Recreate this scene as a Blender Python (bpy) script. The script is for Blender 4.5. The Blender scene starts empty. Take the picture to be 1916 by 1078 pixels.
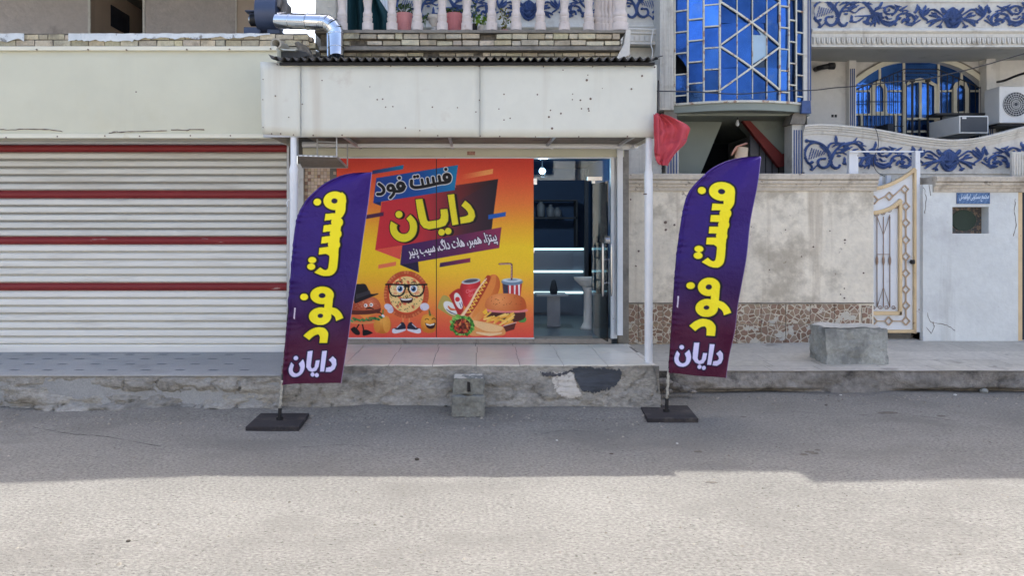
import bpy, math, random
import numpy as np
from mathutils import Vector, noise as mnoise
random.seed(7); rng = np.random.default_rng(7)
SC = bpy.context.scene; COL = SC.collection
# ------------------------------------------------------------------ camera, sky, sun, exposure
F = 1400.0; CX, CY, H = 891.0, 430.0, 2.0           # pixels of the 1916x1078 photo, eye height in metres
cam = bpy.data.objects.new('camera', bpy.data.cameras.new('camera')); COL.objects.link(cam)
cam.location = (0, 0, H); cam.rotation_euler = (math.radians(90), 0, 0)
cam.data.sensor_width = 36; cam.data.lens = F/1916*36
cam.data.shift_x = (958-CX)/1916; cam.data.shift_y = -(539-CY)/1916
cam.data.clip_start = .05; cam.data.clip_end = 2000
SC.camera = cam
SUN_EL, SUN_AZ = math.radians(60), math.radians(10)   # azimuth from +Y (behind the houses) towards +X
w = bpy.data.worlds.new('World'); SC.world = w; w.use_nodes = True
sky = w.node_tree.nodes.new('ShaderNodeTexSky'); sky.sky_type = 'NISHITA'; sky.sun_disc = False
sky.sun_elevation = SUN_EL; sky.sun_rotation = SUN_AZ; sky.dust_density = 4.0; sky.air_density = .8
bg = w.node_tree.nodes['Background']; bg.inputs[1].default_value = .15
w.node_tree.links.new(sky.outputs[0], bg.inputs[0])
sl = bpy.data.lights.new('sun', 'SUN'); sl.energy = 2.0; sl.angle = math.radians(.5); sl.color = (1, .98, .935)
so = bpy.data.objects.new('sun', sl); COL.objects.link(so)
sd = Vector((math.sin(SUN_AZ)*math.cos(SUN_EL), math.cos(SUN_AZ)*math.cos(SUN_EL), math.sin(SUN_EL)))
so.rotation_euler = (-sd).to_track_quat('-Z', 'Y').to_euler(); so.location = sd*40
SC.view_settings.view_transform = 'Standard'; SC.view_settings.look = 'None'
SC.view_settings.exposure = 1.68; SC.view_settings.gamma = 1
# ------------------------------------------------------------------ helpers
def P(x, y, D): return Vector(((x-CX)*D/F, D, H+(CY-y)*D/F))
def PX(x, D): return (x-CX)*D/F
def PZ(y, D): return H+(CY-y)*D/F
def lin(c):
    c = np.asarray(c, float)/255.; return np.where(c <= .04045, c/12.92, ((c+.055)/1.055)**2.4)
def c3(r, g, b, k=1.0): return tuple(float(v)*k for v in lin((r, g, b)))
def mat(name, col, rough=.85, n=(3, .18), n2=None, stain=None, stain2=None, bump=None, bump2=None, metal=0, spec=.35,
        vcol=False, stretch=(1, 1, 1), streak=None, emis=None, coat=0):
    """procedural material; n=(scale, amount) mottling, stain=(scale, threshold, softness, colour, strength)"""
    m = bpy.data.materials.new(name); m.use_nodes = True; nt = m.node_tree; N = nt.nodes; L = nt.links
    b = N['Principled BSDF']; b.inputs['Roughness'].default_value = rough; b.inputs['Metallic'].default_value = metal
    b.inputs['Specular IOR Level'].default_value = spec
    if coat: b.inputs['Coat Weight'].default_value = coat
    geo = N.new('ShaderNodeNewGeometry'); mp = N.new('ShaderNodeMapping'); mp.inputs['Scale'].default_value = stretch
    L.new(geo.outputs['Position'], mp.inputs['Vector']); vec = mp.outputs[0]
    def noi(scale, detail=6, v=vec, rg=.6):
        q = N.new('ShaderNodeTexNoise'); q.inputs['Scale'].default_value = scale; q.inputs['Detail'].default_value = detail
        q.inputs['Roughness'].default_value = rg; L.new(v, q.inputs['Vector']); return q.outputs['Fac']
    def mix(kind, fac, A, B):
        q = N.new('ShaderNodeMix'); q.data_type = 'RGBA'; q.blend_type = kind
        for s, v in ((q.inputs[0], fac), (q.inputs[6], A), (q.inputs[7], B)):
            if hasattr(v, 'links'): L.new(v, s)
            elif isinstance(v, (int, float)): s.default_value = v
            else: s.default_value = (*v, 1)
        return q.outputs[2]
    def ramp(v, lo, hi, a=0., z=1.):
        q = N.new('ShaderNodeMapRange'); L.new(v, q.inputs[0])
        q.inputs[1].default_value = lo; q.inputs[2].default_value = hi; q.inputs[3].default_value = a; q.inputs[4].default_value = z
        return q.outputs[0]
    cur = tuple(col)
    if vcol:
        at = N.new('ShaderNodeAttribute'); at.attribute_name = 'Col'
        cur = mix('MULTIPLY', 1.0, cur, at.outputs['Color'])
    def mott(cur, sc, am):
        v = ramp(noi(sc), .3, .7, 1-am, 1+am*.6)
        q = N.new('ShaderNodeCombineColor'); [L.new(v, q.inputs[i]) for i in range(3)]
        return mix('MULTIPLY', 1.0, cur, q.outputs[0])
    if n: cur = mott(cur, *n)
    if n2: cur = mott(cur, *n2)
    for s in (stain, stain2):
        if s:
            f = ramp(noi(s[0], 8, rg=.65), s[1], s[1]+s[2], 0, s[4]); cur = mix('MIX', f, cur, s[3])
    if streak:   # vertical dirt runs: (scale, threshold, softness, colour, strength)
        m2 = N.new('ShaderNodeMapping'); m2.inputs['Scale'].default_value = (1, 1, .06); L.new(geo.outputs['Position'], m2.inputs['Vector'])
        f = ramp(noi(streak[0], 5, m2.outputs[0]), streak[1], streak[1]+streak[2], 0, streak[4]); cur = mix('MIX', f, cur, streak[3])
    if hasattr(cur, 'links'): L.new(cur, b.inputs['Base Color'])
    else: b.inputs['Base Color'].default_value = (*cur, 1)
    prev = None
    for bb in (bump, bump2):
        if bb:
            q = N.new('ShaderNodeBump'); q.inputs['Strength'].default_value = 1; q.inputs['Distance'].default_value = bb[1]
            L.new(noi(bb[0], 7), q.inputs['Height'])
            if prev: L.new(prev, q.inputs['Normal'])
            prev = q.outputs[0]
    if prev: L.new(prev, b.inputs['Normal'])
    if emis: b.inputs['Emission Color'].default_value = (*emis[0], 1); b.inputs['Emission Strength'].default_value = emis[1]
    return m
def wpos(o): return Vector(o.get('_w', (0, 0, 0)))
def tag(o, label=None, cat=None, group=None, kind=None):
    if label: o['label'] = label
    if cat: o['category'] = cat
    if group: o['group'] = group
    if kind: o['kind'] = kind
    return o
def empty(name, loc, label=None, cat=None, group=None, kind=None):
    o = bpy.data.objects.new(name, None); COL.objects.link(o); o.location = loc; o['_w'] = tuple(loc); o.empty_display_size = .1
    return tag(o, label, cat, group, kind)
def link_mesh(me, name, m, parent, verts, smooth):
    lo, hi = verts.min(0), verts.max(0); W = Vector(((lo[0]+hi[0])/2, (lo[1]+hi[1])/2, lo[2]))
    verts = verts-np.array(W)
    me.vertices.foreach_set('co', verts.astype(np.float32).ravel())
    o = bpy.data.objects.new(name, me); COL.objects.link(o)
    for q in (m if isinstance(m, (list, tuple)) else [m]): me.materials.append(q)
    if parent: o.parent = parent; o.location = W-wpos(parent)
    else: o.location = W
    o['_w'] = tuple(W)
    if smooth: me.polygons.foreach_set('use_smooth', [True]*len(me.polygons))
    me.update(); return o
class MB:
    def __init__(s): s.v = []; s.f = []; s.c = []; s.col = (1, 1, 1); s.mi = []; s.m = 0
    def face(s, idx): s.f.append(idx); s.c.append(s.col); s.mi.append(s.m)
    def quad(s, a, b, c, d):
        i = len(s.v); s.v += [tuple(a), tuple(b), tuple(c), tuple(d)]; s.face((i, i+1, i+2, i+3)); return s
    def poly(s, pts):
        i = len(s.v); s.v += [tuple(p) for p in pts]; s.face(tuple(range(i, i+len(pts)))); return s
    def box(s, x0, x1, y0, y1, z0, z1, j=0):
        i = len(s.v)
        for x, y, z in ((x0, y0, z0), (x1, y0, z0), (x1, y1, z0), (x0, y1, z0), (x0, y0, z1), (x1, y0, z1), (x1, y1, z1), (x0, y1, z1)):
            s.v.append((x+random.uniform(-j, j), y+random.uniform(-j, j), z+random.uniform(-j, j)))
        for q in ((0, 1, 5, 4), (1, 2, 6, 5), (2, 3, 7, 6), (3, 0, 4, 7), (4, 5, 6, 7), (3, 2, 1, 0)): s.face(tuple(i+k for k in q))
        return s
    def pbox(s, x0, y0, x1, y1, D, th, j=0):      # box whose front shows at these photo pixels at depth D, th metres deep
        return s.box(PX(x0, D), PX(x1, D), D, D+th, PZ(y1, D), PZ(y0, D), j)
    def prism(s, pts, y0, y1):                     # (x, z) outline between two depths
        n = len(pts); i = len(s.v)
        s.v += [(p[0], y0, p[1]) for p in pts]+[(p[0], y1, p[1]) for p in pts]
        s.face(tuple(range(i, i+n))); s.face(tuple(range(i+2*n-1, i+n-1, -1)))
        for k in range(n): s.face((i+k, i+n+k, i+n+(k+1) % n, i+(k+1) % n))
        return s
    def pprism(s, pts, D, th): return s.prism([(PX(a, D), PZ(b, D)) for a, b in pts], D, D+th)
    def ring(s, rings, closed=True, caps=True):    # list of equal-length vertex rings
        n = len(rings[0]); i = len(s.v)
        for r in rings: s.v += [tuple(p) for p in r]
        for a in range(len(rings)-1):
            for k in range(n if closed else n-1):
                s.face((i+a*n+k, i+a*n+(k+1) % n, i+(a+1)*n+(k+1) % n, i+(a+1)*n+k))
        if caps: s.face(tuple(range(i+n-1, i-1, -1))); e = i+(len(rings)-1)*n; s.face(tuple(range(e, e+n)))
        return s
    def lathe(s, x, y, prof, n=20, sx=1, sy=1):    # prof: (radius, z)
        return s.ring([[(x+r*sx*math.cos(2*math.pi*k/n), y+r*sy*math.sin(2*math.pi*k/n), z) for k in range(n)] for r, z in prof])
    def tube(s, pts, r, n=10, caps=True):
        pts = [Vector(p) for p in pts]; R = r if isinstance(r, (list, tuple)) else [r]*len(pts); rings = []; up = None
        for i, p in enumerate(pts):
            t = (pts[min(i+1, len(pts)-1)]-pts[max(i-1, 0)]).normalized()
            if up is None: up = t.orthogonal().normalized()
            up = (up-t*up.dot(t)).normalized(); b = t.cross(up)
            rings.append([p+(up*math.cos(2*math.pi*k/n)+b*math.sin(2*math.pi*k/n))*R[i] for k in range(n)])
        return s.ring(rings, caps=caps)
    def bar(s, a, b, w, d):                        # rectangular bar from a to b (in a plane of about constant y), width w, depth d
        a, b = Vector(a), Vector(b); t = (b-a).normalized(); nn = Vector((-t.z, 0, t.x)).normalized()*w/2; yy = Vector((0, d/2, 0))
        return s.ring([[p-nn-yy, p+nn-yy, p+nn+yy, p-nn+yy] for p in (a, b)])
    def sweep(s, path, prof):                      # prof: (out towards the street, up)
        return s.ring([[Vector(p)+Vector((0, -o, u)) for o, u in prof] for p in path])
    def grid(s, fn, nu, nv):
        i = len(s.v)
        for b in range(nv+1):
            for a in range(nu+1): s.v.append(tuple(fn(a/nu, b/nv)))
        for b in range(nv):
            for a in range(nu): k = i+b*(nu+1)+a; s.face((k, k+1, k+nu+2, k+nu+1))
        return s
    def build(s, name, m, parent=None, smooth=False, bevel=0, thick=0, auto=None):
        me = bpy.data.meshes.new(name); me.from_pydata(s.v, [], s.f)
        if any(c != (1, 1, 1) for c in s.c):
            ca = me.color_attributes.new('Col', 'FLOAT_COLOR', 'CORNER'); arr = []
            for f, c in zip(s.f, s.c): arr += [*c, 1]*len(f)
            ca.data.foreach_set('color', arr)
        if any(s.mi): me.polygons.foreach_set('material_index', s.mi)
        o = link_mesh(me, name, m, parent, np.array(s.v), smooth)
        if smooth and auto: me.set_sharp_from_angle(angle=math.radians(auto))
        if thick: q = o.modifiers.new('t', 'SOLIDIFY'); q.thickness = thick; q.offset = 0
        if bevel: q = o.modifiers.new('b', 'BEVEL'); q.width = bevel; q.segments = 2; q.limit_method = 'ANGLE'
        return o
def build_parts(self, name, m, parent=None, **k):
    """every connected piece becomes a mesh of its own"""
    n = len(self.v); p = list(range(n))
    def find(i):
        while p[i] != i: p[i] = p[p[i]]; i = p[i]
        return i
    for f in self.f:
        r = find(f[0])
        for i in f[1:]: p[find(i)] = r
    groups = {}
    for fi, f in enumerate(self.f): groups.setdefault(find(f[0]), []).append(fi)
    out = []
    for g in groups.values():
        q = MB(); mp = {}
        for fi in g:
            idx = []
            for i in self.f[fi]:
                if i not in mp: mp[i] = len(q.v); q.v.append(self.v[i])
                idx.append(mp[i])
            q.col = self.c[fi]; q.face(tuple(idx))
        out.append(q.build(name, m, parent, **k))
    return out
MB.build_parts = build_parts
def nz(x, y, z=0., s=1.): return mnoise.noise(Vector((x*s, y*s, z*s)))
def fbm(x, y, z=0., s=1.): return mnoise.fractal(Vector((x*s, y*s, z*s)), 1.0, 2.0, 5)
def catmull(pts, k=6):
    pts = [tuple(map(float, p)) for p in pts]
    if len(pts) < 3: return pts
    q = [pts[0]]+pts+[pts[-1]]; out = []
    for i in range(1, len(q)-2):
        p0, p1, p2, p3 = [np.array(v) for v in q[i-1:i+3]]
        for j in range(k):
            t = j/k; out.append(tuple(.5*(2*p1+(p2-p0)*t+(2*p0-5*p1+4*p2-p3)*t*t+(3*p1-p0-3*p2+p3)*t**3)))
    out.append(pts[-1]); return out
# ------------------------------------------------------------------ painter: prints are drawn as colours of a fine mesh
def sd_poly(X, Y, pts):
    d = np.full(X.shape, 1e9); ins = np.zeros(X.shape, bool); n = len(pts)
    for i in range(n):
        ax, ay = pts[i]; bx, by = pts[(i+1) % n]; ex, ey = bx-ax, by-ay
        t = np.clip(((X-ax)*ex+(Y-ay)*ey)/(ex*ex+ey*ey+1e-12), 0, 1)
        d = np.minimum(d, (X-ax-ex*t)**2+(Y-ay-ey*t)**2)
        if ey != 0: ins ^= ((ay > Y) != (by > Y)) & (X < ex*(Y-ay)/ey+ax)
    return np.where(ins, -1, 1)*np.sqrt(d)
def sd_stroke(X, Y, pts, ws):
    d = np.full(X.shape, 1e9); n = len(pts)
    if not isinstance(ws, (list, tuple)): ws = [ws]*n
    if len(ws) != n: ws = list(np.interp(np.linspace(0, 1, n), np.linspace(0, 1, len(ws)), ws))
    for i in range(n-1):
        ax, ay = pts[i]; bx, by = pts[i+1]; ex, ey = bx-ax, by-ay
        t = np.clip(((X-ax)*ex+(Y-ay)*ey)/(ex*ex+ey*ey+1e-12), 0, 1)
        d = np.minimum(d, np.hypot(X-ax-ex*t, Y-ay-ey*t)-.5*(ws[i]*(1-t)+ws[i+1]*t))
    return d
def sd_ell(X, Y, cx, cy, rx, ry, a=0.):
    ca, sa = math.cos(math.radians(a)), math.sin(math.radians(a)); u = (X-cx)*ca+(Y-cy)*sa; v = -(X-cx)*sa+(Y-cy)*ca
    k = np.hypot(u/rx, v/ry); return (k-1)*min(rx, ry)*np.where(k < 1, 1, np.hypot(u, v)/np.maximum(np.hypot(u, v), 1e-6))
def shape_sd(X, Y, sh):
    k = sh[0]
    if k == 'p': return sd_poly(X, Y, sh[1])
    if k == 's': return sd_stroke(X, Y, sh[1], sh[2])
    if k == 'e': return sd_ell(X, Y, *sh[1:])
def sh_box(sh):
    if sh[0] == 'e': r = max(sh[3], sh[4]); return sh[1]-r, sh[2]-r, sh[1]+r, sh[2]+r
    xs = [p[0] for p in sh[1]]; ys = [p[1] for p in sh[1]]; w_ = 0 if sh[0] == 'p' else (max(sh[2]) if isinstance(sh[2], (list, tuple)) else sh[2])/2
    return min(xs)-w_, min(ys)-w_, max(xs)+w_, max(ys)+w_
def tr(shapes, f, k):                              # map shapes through point function f with scale k
    out = []
    for s in shapes:
        if s[0] == 'e': c = f((s[1], s[2])); out.append(('e', c[0], c[1], s[3]*k, s[4]*k)+tuple(s[5:]))
        elif s[0] == 'p': out.append(('p', [f(p) for p in s[1]]))
        else: out.append(('s', [f(p) for p in s[1]], [q*k for q in s[2]] if isinstance(s[2], (list, tuple)) else s[2]*k))
    return out
class Canvas:
    def __init__(s, x0, y0, x1, y1, ppp):
        s.nx = int((x1-x0)*ppp)+1; s.ny = int((y1-y0)*ppp)+1; s.k = ppp; s.x0, s.y0 = x0, y0
        s.X, s.Y = np.meshgrid(np.linspace(x0, x1, s.nx), np.linspace(y0, y1, s.ny)); s.C = np.zeros(s.X.shape+(3,)); s.aa = ppp
    def fill(s, col): s.C[:] = col(s.X, s.Y) if callable(col) else np.array(col, float)
    def draw(s, shapes, col, grow=0, alpha=1., soft=1., holes=()):
        if isinstance(shapes, tuple): shapes = [shapes]
        bb = [sh_box(q) for q in shapes]; g = grow+soft*2+1
        x0 = min(b[0] for b in bb)-g; y0 = min(b[1] for b in bb)-g; x1 = max(b[2] for b in bb)+g; y1 = max(b[3] for b in bb)+g
        i0 = max(0, int((x0-s.x0)*s.k)); i1 = min(s.nx, int((x1-s.x0)*s.k)+2); j0 = max(0, int((y0-s.y0)*s.k)); j1 = min(s.ny, int((y1-s.y0)*s.k)+2)
        if i1 <= i0 or j1 <= j0: return
        X, Y = s.X[j0:j1, i0:i1], s.Y[j0:j1, i0:i1]; d = np.full(X.shape, 1e9)
        for q in shapes: d = np.minimum(d, shape_sd(X, Y, q))
        for q in holes: d = np.maximum(d, -shape_sd(X, Y, q))
        a = np.clip(.5-(d-grow)*s.k/soft, 0, 1)*(alpha(X, Y) if callable(alpha) else alpha)
        c = col(X, Y) if callable(col) else np.array(col, float)
        s.C[j0:j1, i0:i1] = s.C[j0:j1, i0:i1]*(1-a[..., None])+c*a[..., None]
def gradf(stops, axis='y', ang=None):
    """colour ramp over pixels; stops [(pos, rgb)]"""
    ps = [q[0] for q in stops]; cs = np.array([q[1] for q in stops], float)
    def f(X, Y):
        t = Y if axis == 'y' else X
        if ang is not None: t = X*math.cos(math.radians(ang))+Y*math.sin(math.radians(ang))
        return np.stack([np.interp(t, ps, cs[:, i]) for i in range(3)], -1)
    return f
def canvas_mesh(cv, name, m, parent, pos, mask=None, gain=1.0):
    """pos(X, Y) -> (n,3) world positions"""
    V = pos(cv.X, cv.Y).reshape(-1, 3); ny, nx = cv.X.shape; idx = np.arange(ny*nx).reshape(ny, nx)
    q = np.stack([idx[:-1, :-1], idx[1:, :-1], idx[1:, 1:], idx[:-1, 1:]], -1).reshape(-1, 4); nf = len(q)
    me = bpy.data.meshes.new(name); me.vertices.add(len(V)); me.loops.add(nf*4); me.polygons.add(nf)
    me.loops.foreach_set('vertex_index', q.ravel().astype(np.int32))
    me.polygons.foreach_set('loop_start', np.arange(0, nf*4, 4, dtype=np.int32))
    me.vertices.foreach_set('co', V.astype(np.float32).ravel()); me.update(calc_edges=True)
    ca = me.color_attributes.new('Col', 'FLOAT_COLOR', 'POINT')
    C = lin(np.clip(cv.C, 0, 255))*gain; ca.data.foreach_set('color', np.concatenate([C.reshape(-1, 3), np.ones((ny*nx, 1))], 1).astype(np.float32).ravel())
    return link_mesh(me, name, m, parent, V, True)
def glyph_tris(s, height, slant=0.):
    """triangles of a line of writing (presentation forms already in visual order)"""
    c = bpy.data.curves.new('tmp', 'FONT'); c.body = s; c.size = 1; o = bpy.data.objects.new('tmp', c); COL.objects.link(o)
    dg = bpy.context.evaluated_depsgraph_get(); me = o.evaluated_get(dg).to_mesh(); me.calc_loop_triangles()
    v = [(p.co.x, p.co.y) for p in me.vertices]; t = [[v[i] for i in q.vertices] for q in me.loop_triangles]
    o.to_mesh_clear(); bpy.data.objects.remove(o); bpy.data.curves.remove(c)
    xs = [p[0] for q in t for p in q]; ys = [p[1] for q in t for p in q]
    return t, (min(xs), max(xs), min(ys), max(ys))
def draw_text(cv, s, A, B, hgt, col, outline=None, grow=.0, shear=0.):
    """writing laid from pixel A to pixel B along the base line, hgt = pixels of full glyph height"""
    t, (x0, x1, y0, y1) = glyph_tris(s, 1); A, B = np.array(A, float), np.array(B, float); u = (B-A); L = np.linalg.norm(u); u /= L; v = np.array([u[1], -u[0]])
    def f(p): a = (p[0]-x0)/(x1-x0)*L; b = (p[1]-y0)/(y1-y0)*hgt; return tuple(A+u*(a+b*shear)+v*b)
    sh = [('p', [f(p) for p in q]) for q in t]
    M = np.full(cv.X.shape, 1e9)
    for q in sh:
        bb = sh_box(q); g = 5; i0 = max(0, int((bb[0]-g-cv.x0)*cv.k)); i1 = min(cv.nx, int((bb[2]+g-cv.x0)*cv.k)+2); j0 = max(0, int((bb[1]-g-cv.y0)*cv.k)); j1 = min(cv.ny, int((bb[3]+g-cv.y0)*cv.k)+2)
        if i1 > i0 and j1 > j0: M[j0:j1, i0:i1] = np.minimum(M[j0:j1, i0:i1], sd_poly(cv.X[j0:j1, i0:i1], cv.Y[j0:j1, i0:i1], q[1]))
    for gr, cc in (((grow+1.1), outline), (grow, col)):
        if cc is None: continue
        a = np.clip(.5-(M-gr)*cv.k, 0, 1)[..., None]; cv.C = cv.C*(1-a)+np.array(cc, float)*a
# ------------------------------------------------------------------ materials
DIRT = c3(95, 88, 78)
m_road = mat('asphalt', c3(140, 137, 130), .95, (.45, .20), (44, .40), stain=(.7, .50, .12, c3(116, 113, 107), .6), stain2=(40, .61, .03, c3(58, 56, 52), .75), bump=(50, .024), bump2=(5, .006), streak=None, stretch=(.8, 1.15, 1), spec=.2)
m_kerb = mat('rough concrete', c3(166, 163, 155), .95, (1.6, .3), (26, .26), stain=(2.2, .52, .14, c3(100, 98, 94), .7), stain2=(9, .66, .1, c3(190, 186, 176), .25), bump=(9, .06), bump2=(42, .014), stretch=(.8, 1, 1.25), spec=.1)
m_kerb2 = mat('dark weathered concrete', c3(146, 142, 136), .95, (1.6, .4), (14, .3), stain=(2.6, .52, .1, c3(62, 62, 64), .8), stain2=(6, .63, .05, c3(160, 155, 146), .6), bump=(7, .05), bump2=(40, .01), spec=.1)
m_terr = mat('grey terrazzo', c3(156, 158, 158), .55, (2, .12), (60, .18), stain=(1.6, .55, .2, c3(112, 112, 110), .6), spec=.4)
m_dash = mat('dark inlay', c3(98, 104, 112), .6, (20, .2))
m_pave = mat('pavement slabs', c3(190, 184, 172), .92, (1.3, .16), (18, .14), stain=(1.8, .58, .08, c3(128, 122, 114), .6), stain2=(5, .68, .04, c3(78, 74, 70), .7), bump=(20, .006), vcol=True)
m_tile = mat('polished white tile', c3(222, 219, 208), .3, (1.5, .08), (9, .06), stain=(2.5, .58, .2, c3(176, 170, 164), .5), spec=.6, vcol=True)
m_grout = mat('grout', c3(118, 112, 106), .95)
m_brick = mat('yellow brick', c3(202, 192, 168), .93, (9, .22), (50, .16), stain=(2.2, .55, .12, c3(104, 98, 88), .75), bump=(40, .006), vcol=True)
m_mortar = mat('old mortar', c3(120, 113, 102), .97, (6, .3), (30, .3), stain=(3, .5, .12, c3(66, 62, 57), .8), bump=(14, .03))
m_slab = mat('cast concrete', c3(138, 132, 122), .95, (3, .22), (25, .16), stain=(2.4, .55, .12, c3(86, 82, 76), .7), bump=(30, .006))
m_cream = mat('cream painted sheet', c3(206, 204, 182), .5, (.6, .05), (3, .03), stain=(1.1, .60, .2, c3(196, 190, 160), .5), streak=(1.6, .58, .2, c3(188, 184, 166), .45), bump=(2.2, .004))
m_white = mat('white painted sheet', c3(212, 212, 200), .5, (1, .04), (6, .03), stain=(2.0, .63, .1, c3(190, 182, 170), .6), streak=(2.6, .6, .14, c3(186, 176, 160), .5), bump=(3, .002))
m_white_p = mat('white enamel pole', c3(226, 228, 230), .4, (5, .06), stain=(7, .66, .04, c3(140, 112, 92), .8))
m_holes = mat('rusty hole', c3(112, 96, 88), .9, (90, .3))
m_rust = mat('rust', c3(110, 72, 52), .9, (30, .3))
m_corr = mat('dark corrugated sheet', c3(66, 66, 66), .75, (6, .25), (30, .2), stain=(8, .6, .1, c3(96, 84, 72), .5))
m_shut = mat('shutter slat', c3(232, 231, 224), .5, None, (2.5, .05), stain=(2.4, .52, .16, c3(158, 150, 136), .45), stretch=(.22, 1, 2.2), vcol=True, bump=(8, .0015))
m_red = mat('red shutter slat', c3(128, 40, 42), .5, (4, .1), stain=(7, .66, .03, c3(196, 180, 172), .5), stretch=(.35, 1, 2))
m_alu = mat('aluminium frame', c3(176, 178, 180), .45, (6, .1), metal=.3, stain=(4, .6, .1, c3(120, 116, 110), .5))
m_house = mat('house plaster', c3(214, 211, 205), .92, (1.1, .08), (12, .05), stain=(1.6, .58, .15, c3(158, 154, 148), .6), streak=(2.2, .58, .14, c3(150, 144, 136), .5), bump=(60, .003))
m_trim = mat('off white moulding', c3(212, 208, 198), .85, (2, .1), (20, .08), stain=(3.2, .56, .12, c3(164, 156, 142), .6), streak=(4, .58, .12, c3(140, 132, 122), .55))
m_blue = mat('blue painted relief', c3(84, 108, 162), .6, (6, .3), (30, .2), stain=(16, .62, .06, c3(120, 130, 160), .55), bump=(50, .003))
m_blue2 = mat('blue stripe paint', c3(74, 94, 138), .6, (10, .25))
m_frame = mat('cream steel glazing bar', c3(216, 212, 196), .6, (6, .1), stain=(9, .545, .06, c3(150, 98, 62), .8))
m_frame2 = mat('cream window frame', c3(210, 206, 188), .6, (6, .1))
m_soff = mat('greenish plaster', c3(148, 154, 144), .92, (1.5, .08), stain=(2, .6, .15, c3(120, 124, 116), .5))
m_dark = mat('dark interior', c3(46, 52, 62), .8, (2, .2))
m_maroon = mat('maroon stringer', c3(120, 48, 44), .7, (6, .15))
m_gwall = mat('old garden wall plaster', c3(234, 225, 206), .94, (1.0, .16), (11, .12), stain=(1.7, .49, .14, c3(168, 158, 140), .75), stain2=(6.5, .65, .03, c3(140, 126, 110), .7), streak=(2.0, .53, .10, c3(164, 148, 126), .65), bump=(16, .012))
m_wwall = mat('bluish white limewash', c3(218, 221, 218), .94, (.9, .12), (10, .06), stain=(1.5, .54, .16, c3(184, 184, 184), .6), stain2=(5, .67, .03, c3(150, 142, 130), .6), streak=(2.2, .6, .12, c3(160, 158, 152), .45), bump=(14, .008))
m_cope = mat('moulded coping', c3(206, 196, 180), .93, (3, .15), (20, .12), stain=(2.6, .52, .12, c3(150, 138, 122), .75), stain2=(9, .63, .05, c3(100, 92, 82), .7), bump=(30, .006))
m_gold = mat('gold gate paint', c3(214, 190, 150), .45, (5, .12), stain=(9, .64, .05, c3(130, 88, 54), .7), metal=.15)
m_bronze = mat('bronze painted trellis', c3(192, 168, 142), .5, (8, .15), stain=(11, .64, .06, c3(130, 96, 72), .5))
m_gatew = mat('white gate sheet', c3(222, 226, 230), .45, (3, .04), stain=(3, .62, .1, c3(186, 190, 196), .5))
m_black = mat('black metal', c3(34, 34, 36), .5, (20, .1))
m_rubber = mat('black rubber', c3(50, 47, 49), .8, (6, .2), (40, .2), stain=(5, .52, .15, c3(92, 86, 80), .5))
m_chrome = mat('brushed steel', c3(190, 190, 190), .25, None, metal=1)
m_duct = mat('galvanised duct', c3(215, 218, 222), .13, (8, .05), metal=1, bump=(14, .002))
m_fan = mat('blue grey fan housing', c3(58, 70, 96), .4, (5, .1), spec=.5)
m_apt = mat('rough grey render', c3(190, 180, 172), .96, (1.2, .10), (9, .08), stain=(1.4, .56, .14, c3(138, 130, 124), .7), bump=(5, .03))
m_apt2 = mat('beige render', c3(188, 170, 152), .96, (1.2, .1), stain=(2, .58, .12, c3(154, 138, 120), .6), streak=(1.5, .56, .14, c3(150, 138, 124), .6))
m_ston = mat('cement block', c3(166, 168, 162), .95, (2.5, .3), (26, .2), stain=(2.6, .52, .1, c3(112, 114, 112), .75), bump=(18, .012), bump2=(70, .004))
m_plast = mat('white plastic', c3(222, 222, 220), .4, (4, .05), stain=(3, .62, .1, c3(186, 180, 170), .5))
m_grille = mat('dark grey grille', c3(70, 74, 80), .5)
m_clay = mat('pink planter', c3(218, 152, 152), .6, (9, .08))
m_leaf = mat('leaf', c3(96, 120, 52), .6, (20, .3), vcol=True)
m_soil = mat('soil', c3(50, 40, 32), 1)
m_cable = mat('grey cable', c3(64, 64, 66), .6)
m_bal = mat('cast stone baluster', c3(214, 202, 194), .9, (5, .12), (24, .08), stain=(6, .6, .08, c3(178, 152, 138), .6))
m_tarp = mat('dark green curtain', c3(20, 62, 68), .8, (3, .2))
m_redc = mat('red cloth', c3(186, 74, 84), .75, (6, .15))
def glassmat(name, tint, gl=.12, rough=.02, alpha=.0):
    m = bpy.data.materials.new(name); m.use_nodes = True; nt = m.node_tree; N = nt.nodes; L = nt.links; N.remove(N['Principled BSDF'])
    t = N.new('ShaderNodeBsdfTransparent'); t.inputs[0].default_value = (*tint, 1); g = N.new('ShaderNodeBsdfGlossy'); g.inputs['Roughness'].default_value = rough
    fr = N.new('ShaderNodeFresnel'); fr.inputs[0].default_value = 1.5; ad = N.new('ShaderNodeMath'); ad.operation = 'ADD'; ad.inputs[1].default_value = gl-.04
    L.new(fr.outputs[0], ad.inputs[0]); mx = N.new('ShaderNodeMixShader'); L.new(ad.outputs[0], mx.inputs[0]); L.new(t.outputs[0], mx.inputs[1]); L.new(g.outputs[0], mx.inputs[2])
    L.new(mx.outputs[0], N['Material Output'].inputs[0]); return m
m_glass = glassmat('clear glass', (.62, .78, .88), .06)
m_bglass = mat('blue mirror glass', c3(58, 98, 162), .07, (2.4, .35), metal=.8, vcol=True, bump=(1.6, .012), stain=(3.2, .60, .12, c3(120, 130, 140), .35))
m_dglass = mat('dark window glass', c3(30, 40, 60), .08, (1.1, .25), metal=.3, spec=.8)
m_print = mat('printed vinyl', (1, 1, 1), .45, None, vcol=True, spec=.22)
m_cloth = mat('printed satin flag', (1, 1, 1), .5, None, vcol=True, spec=.22, bump=(6, .02), bump2=(24, .003))
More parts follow.
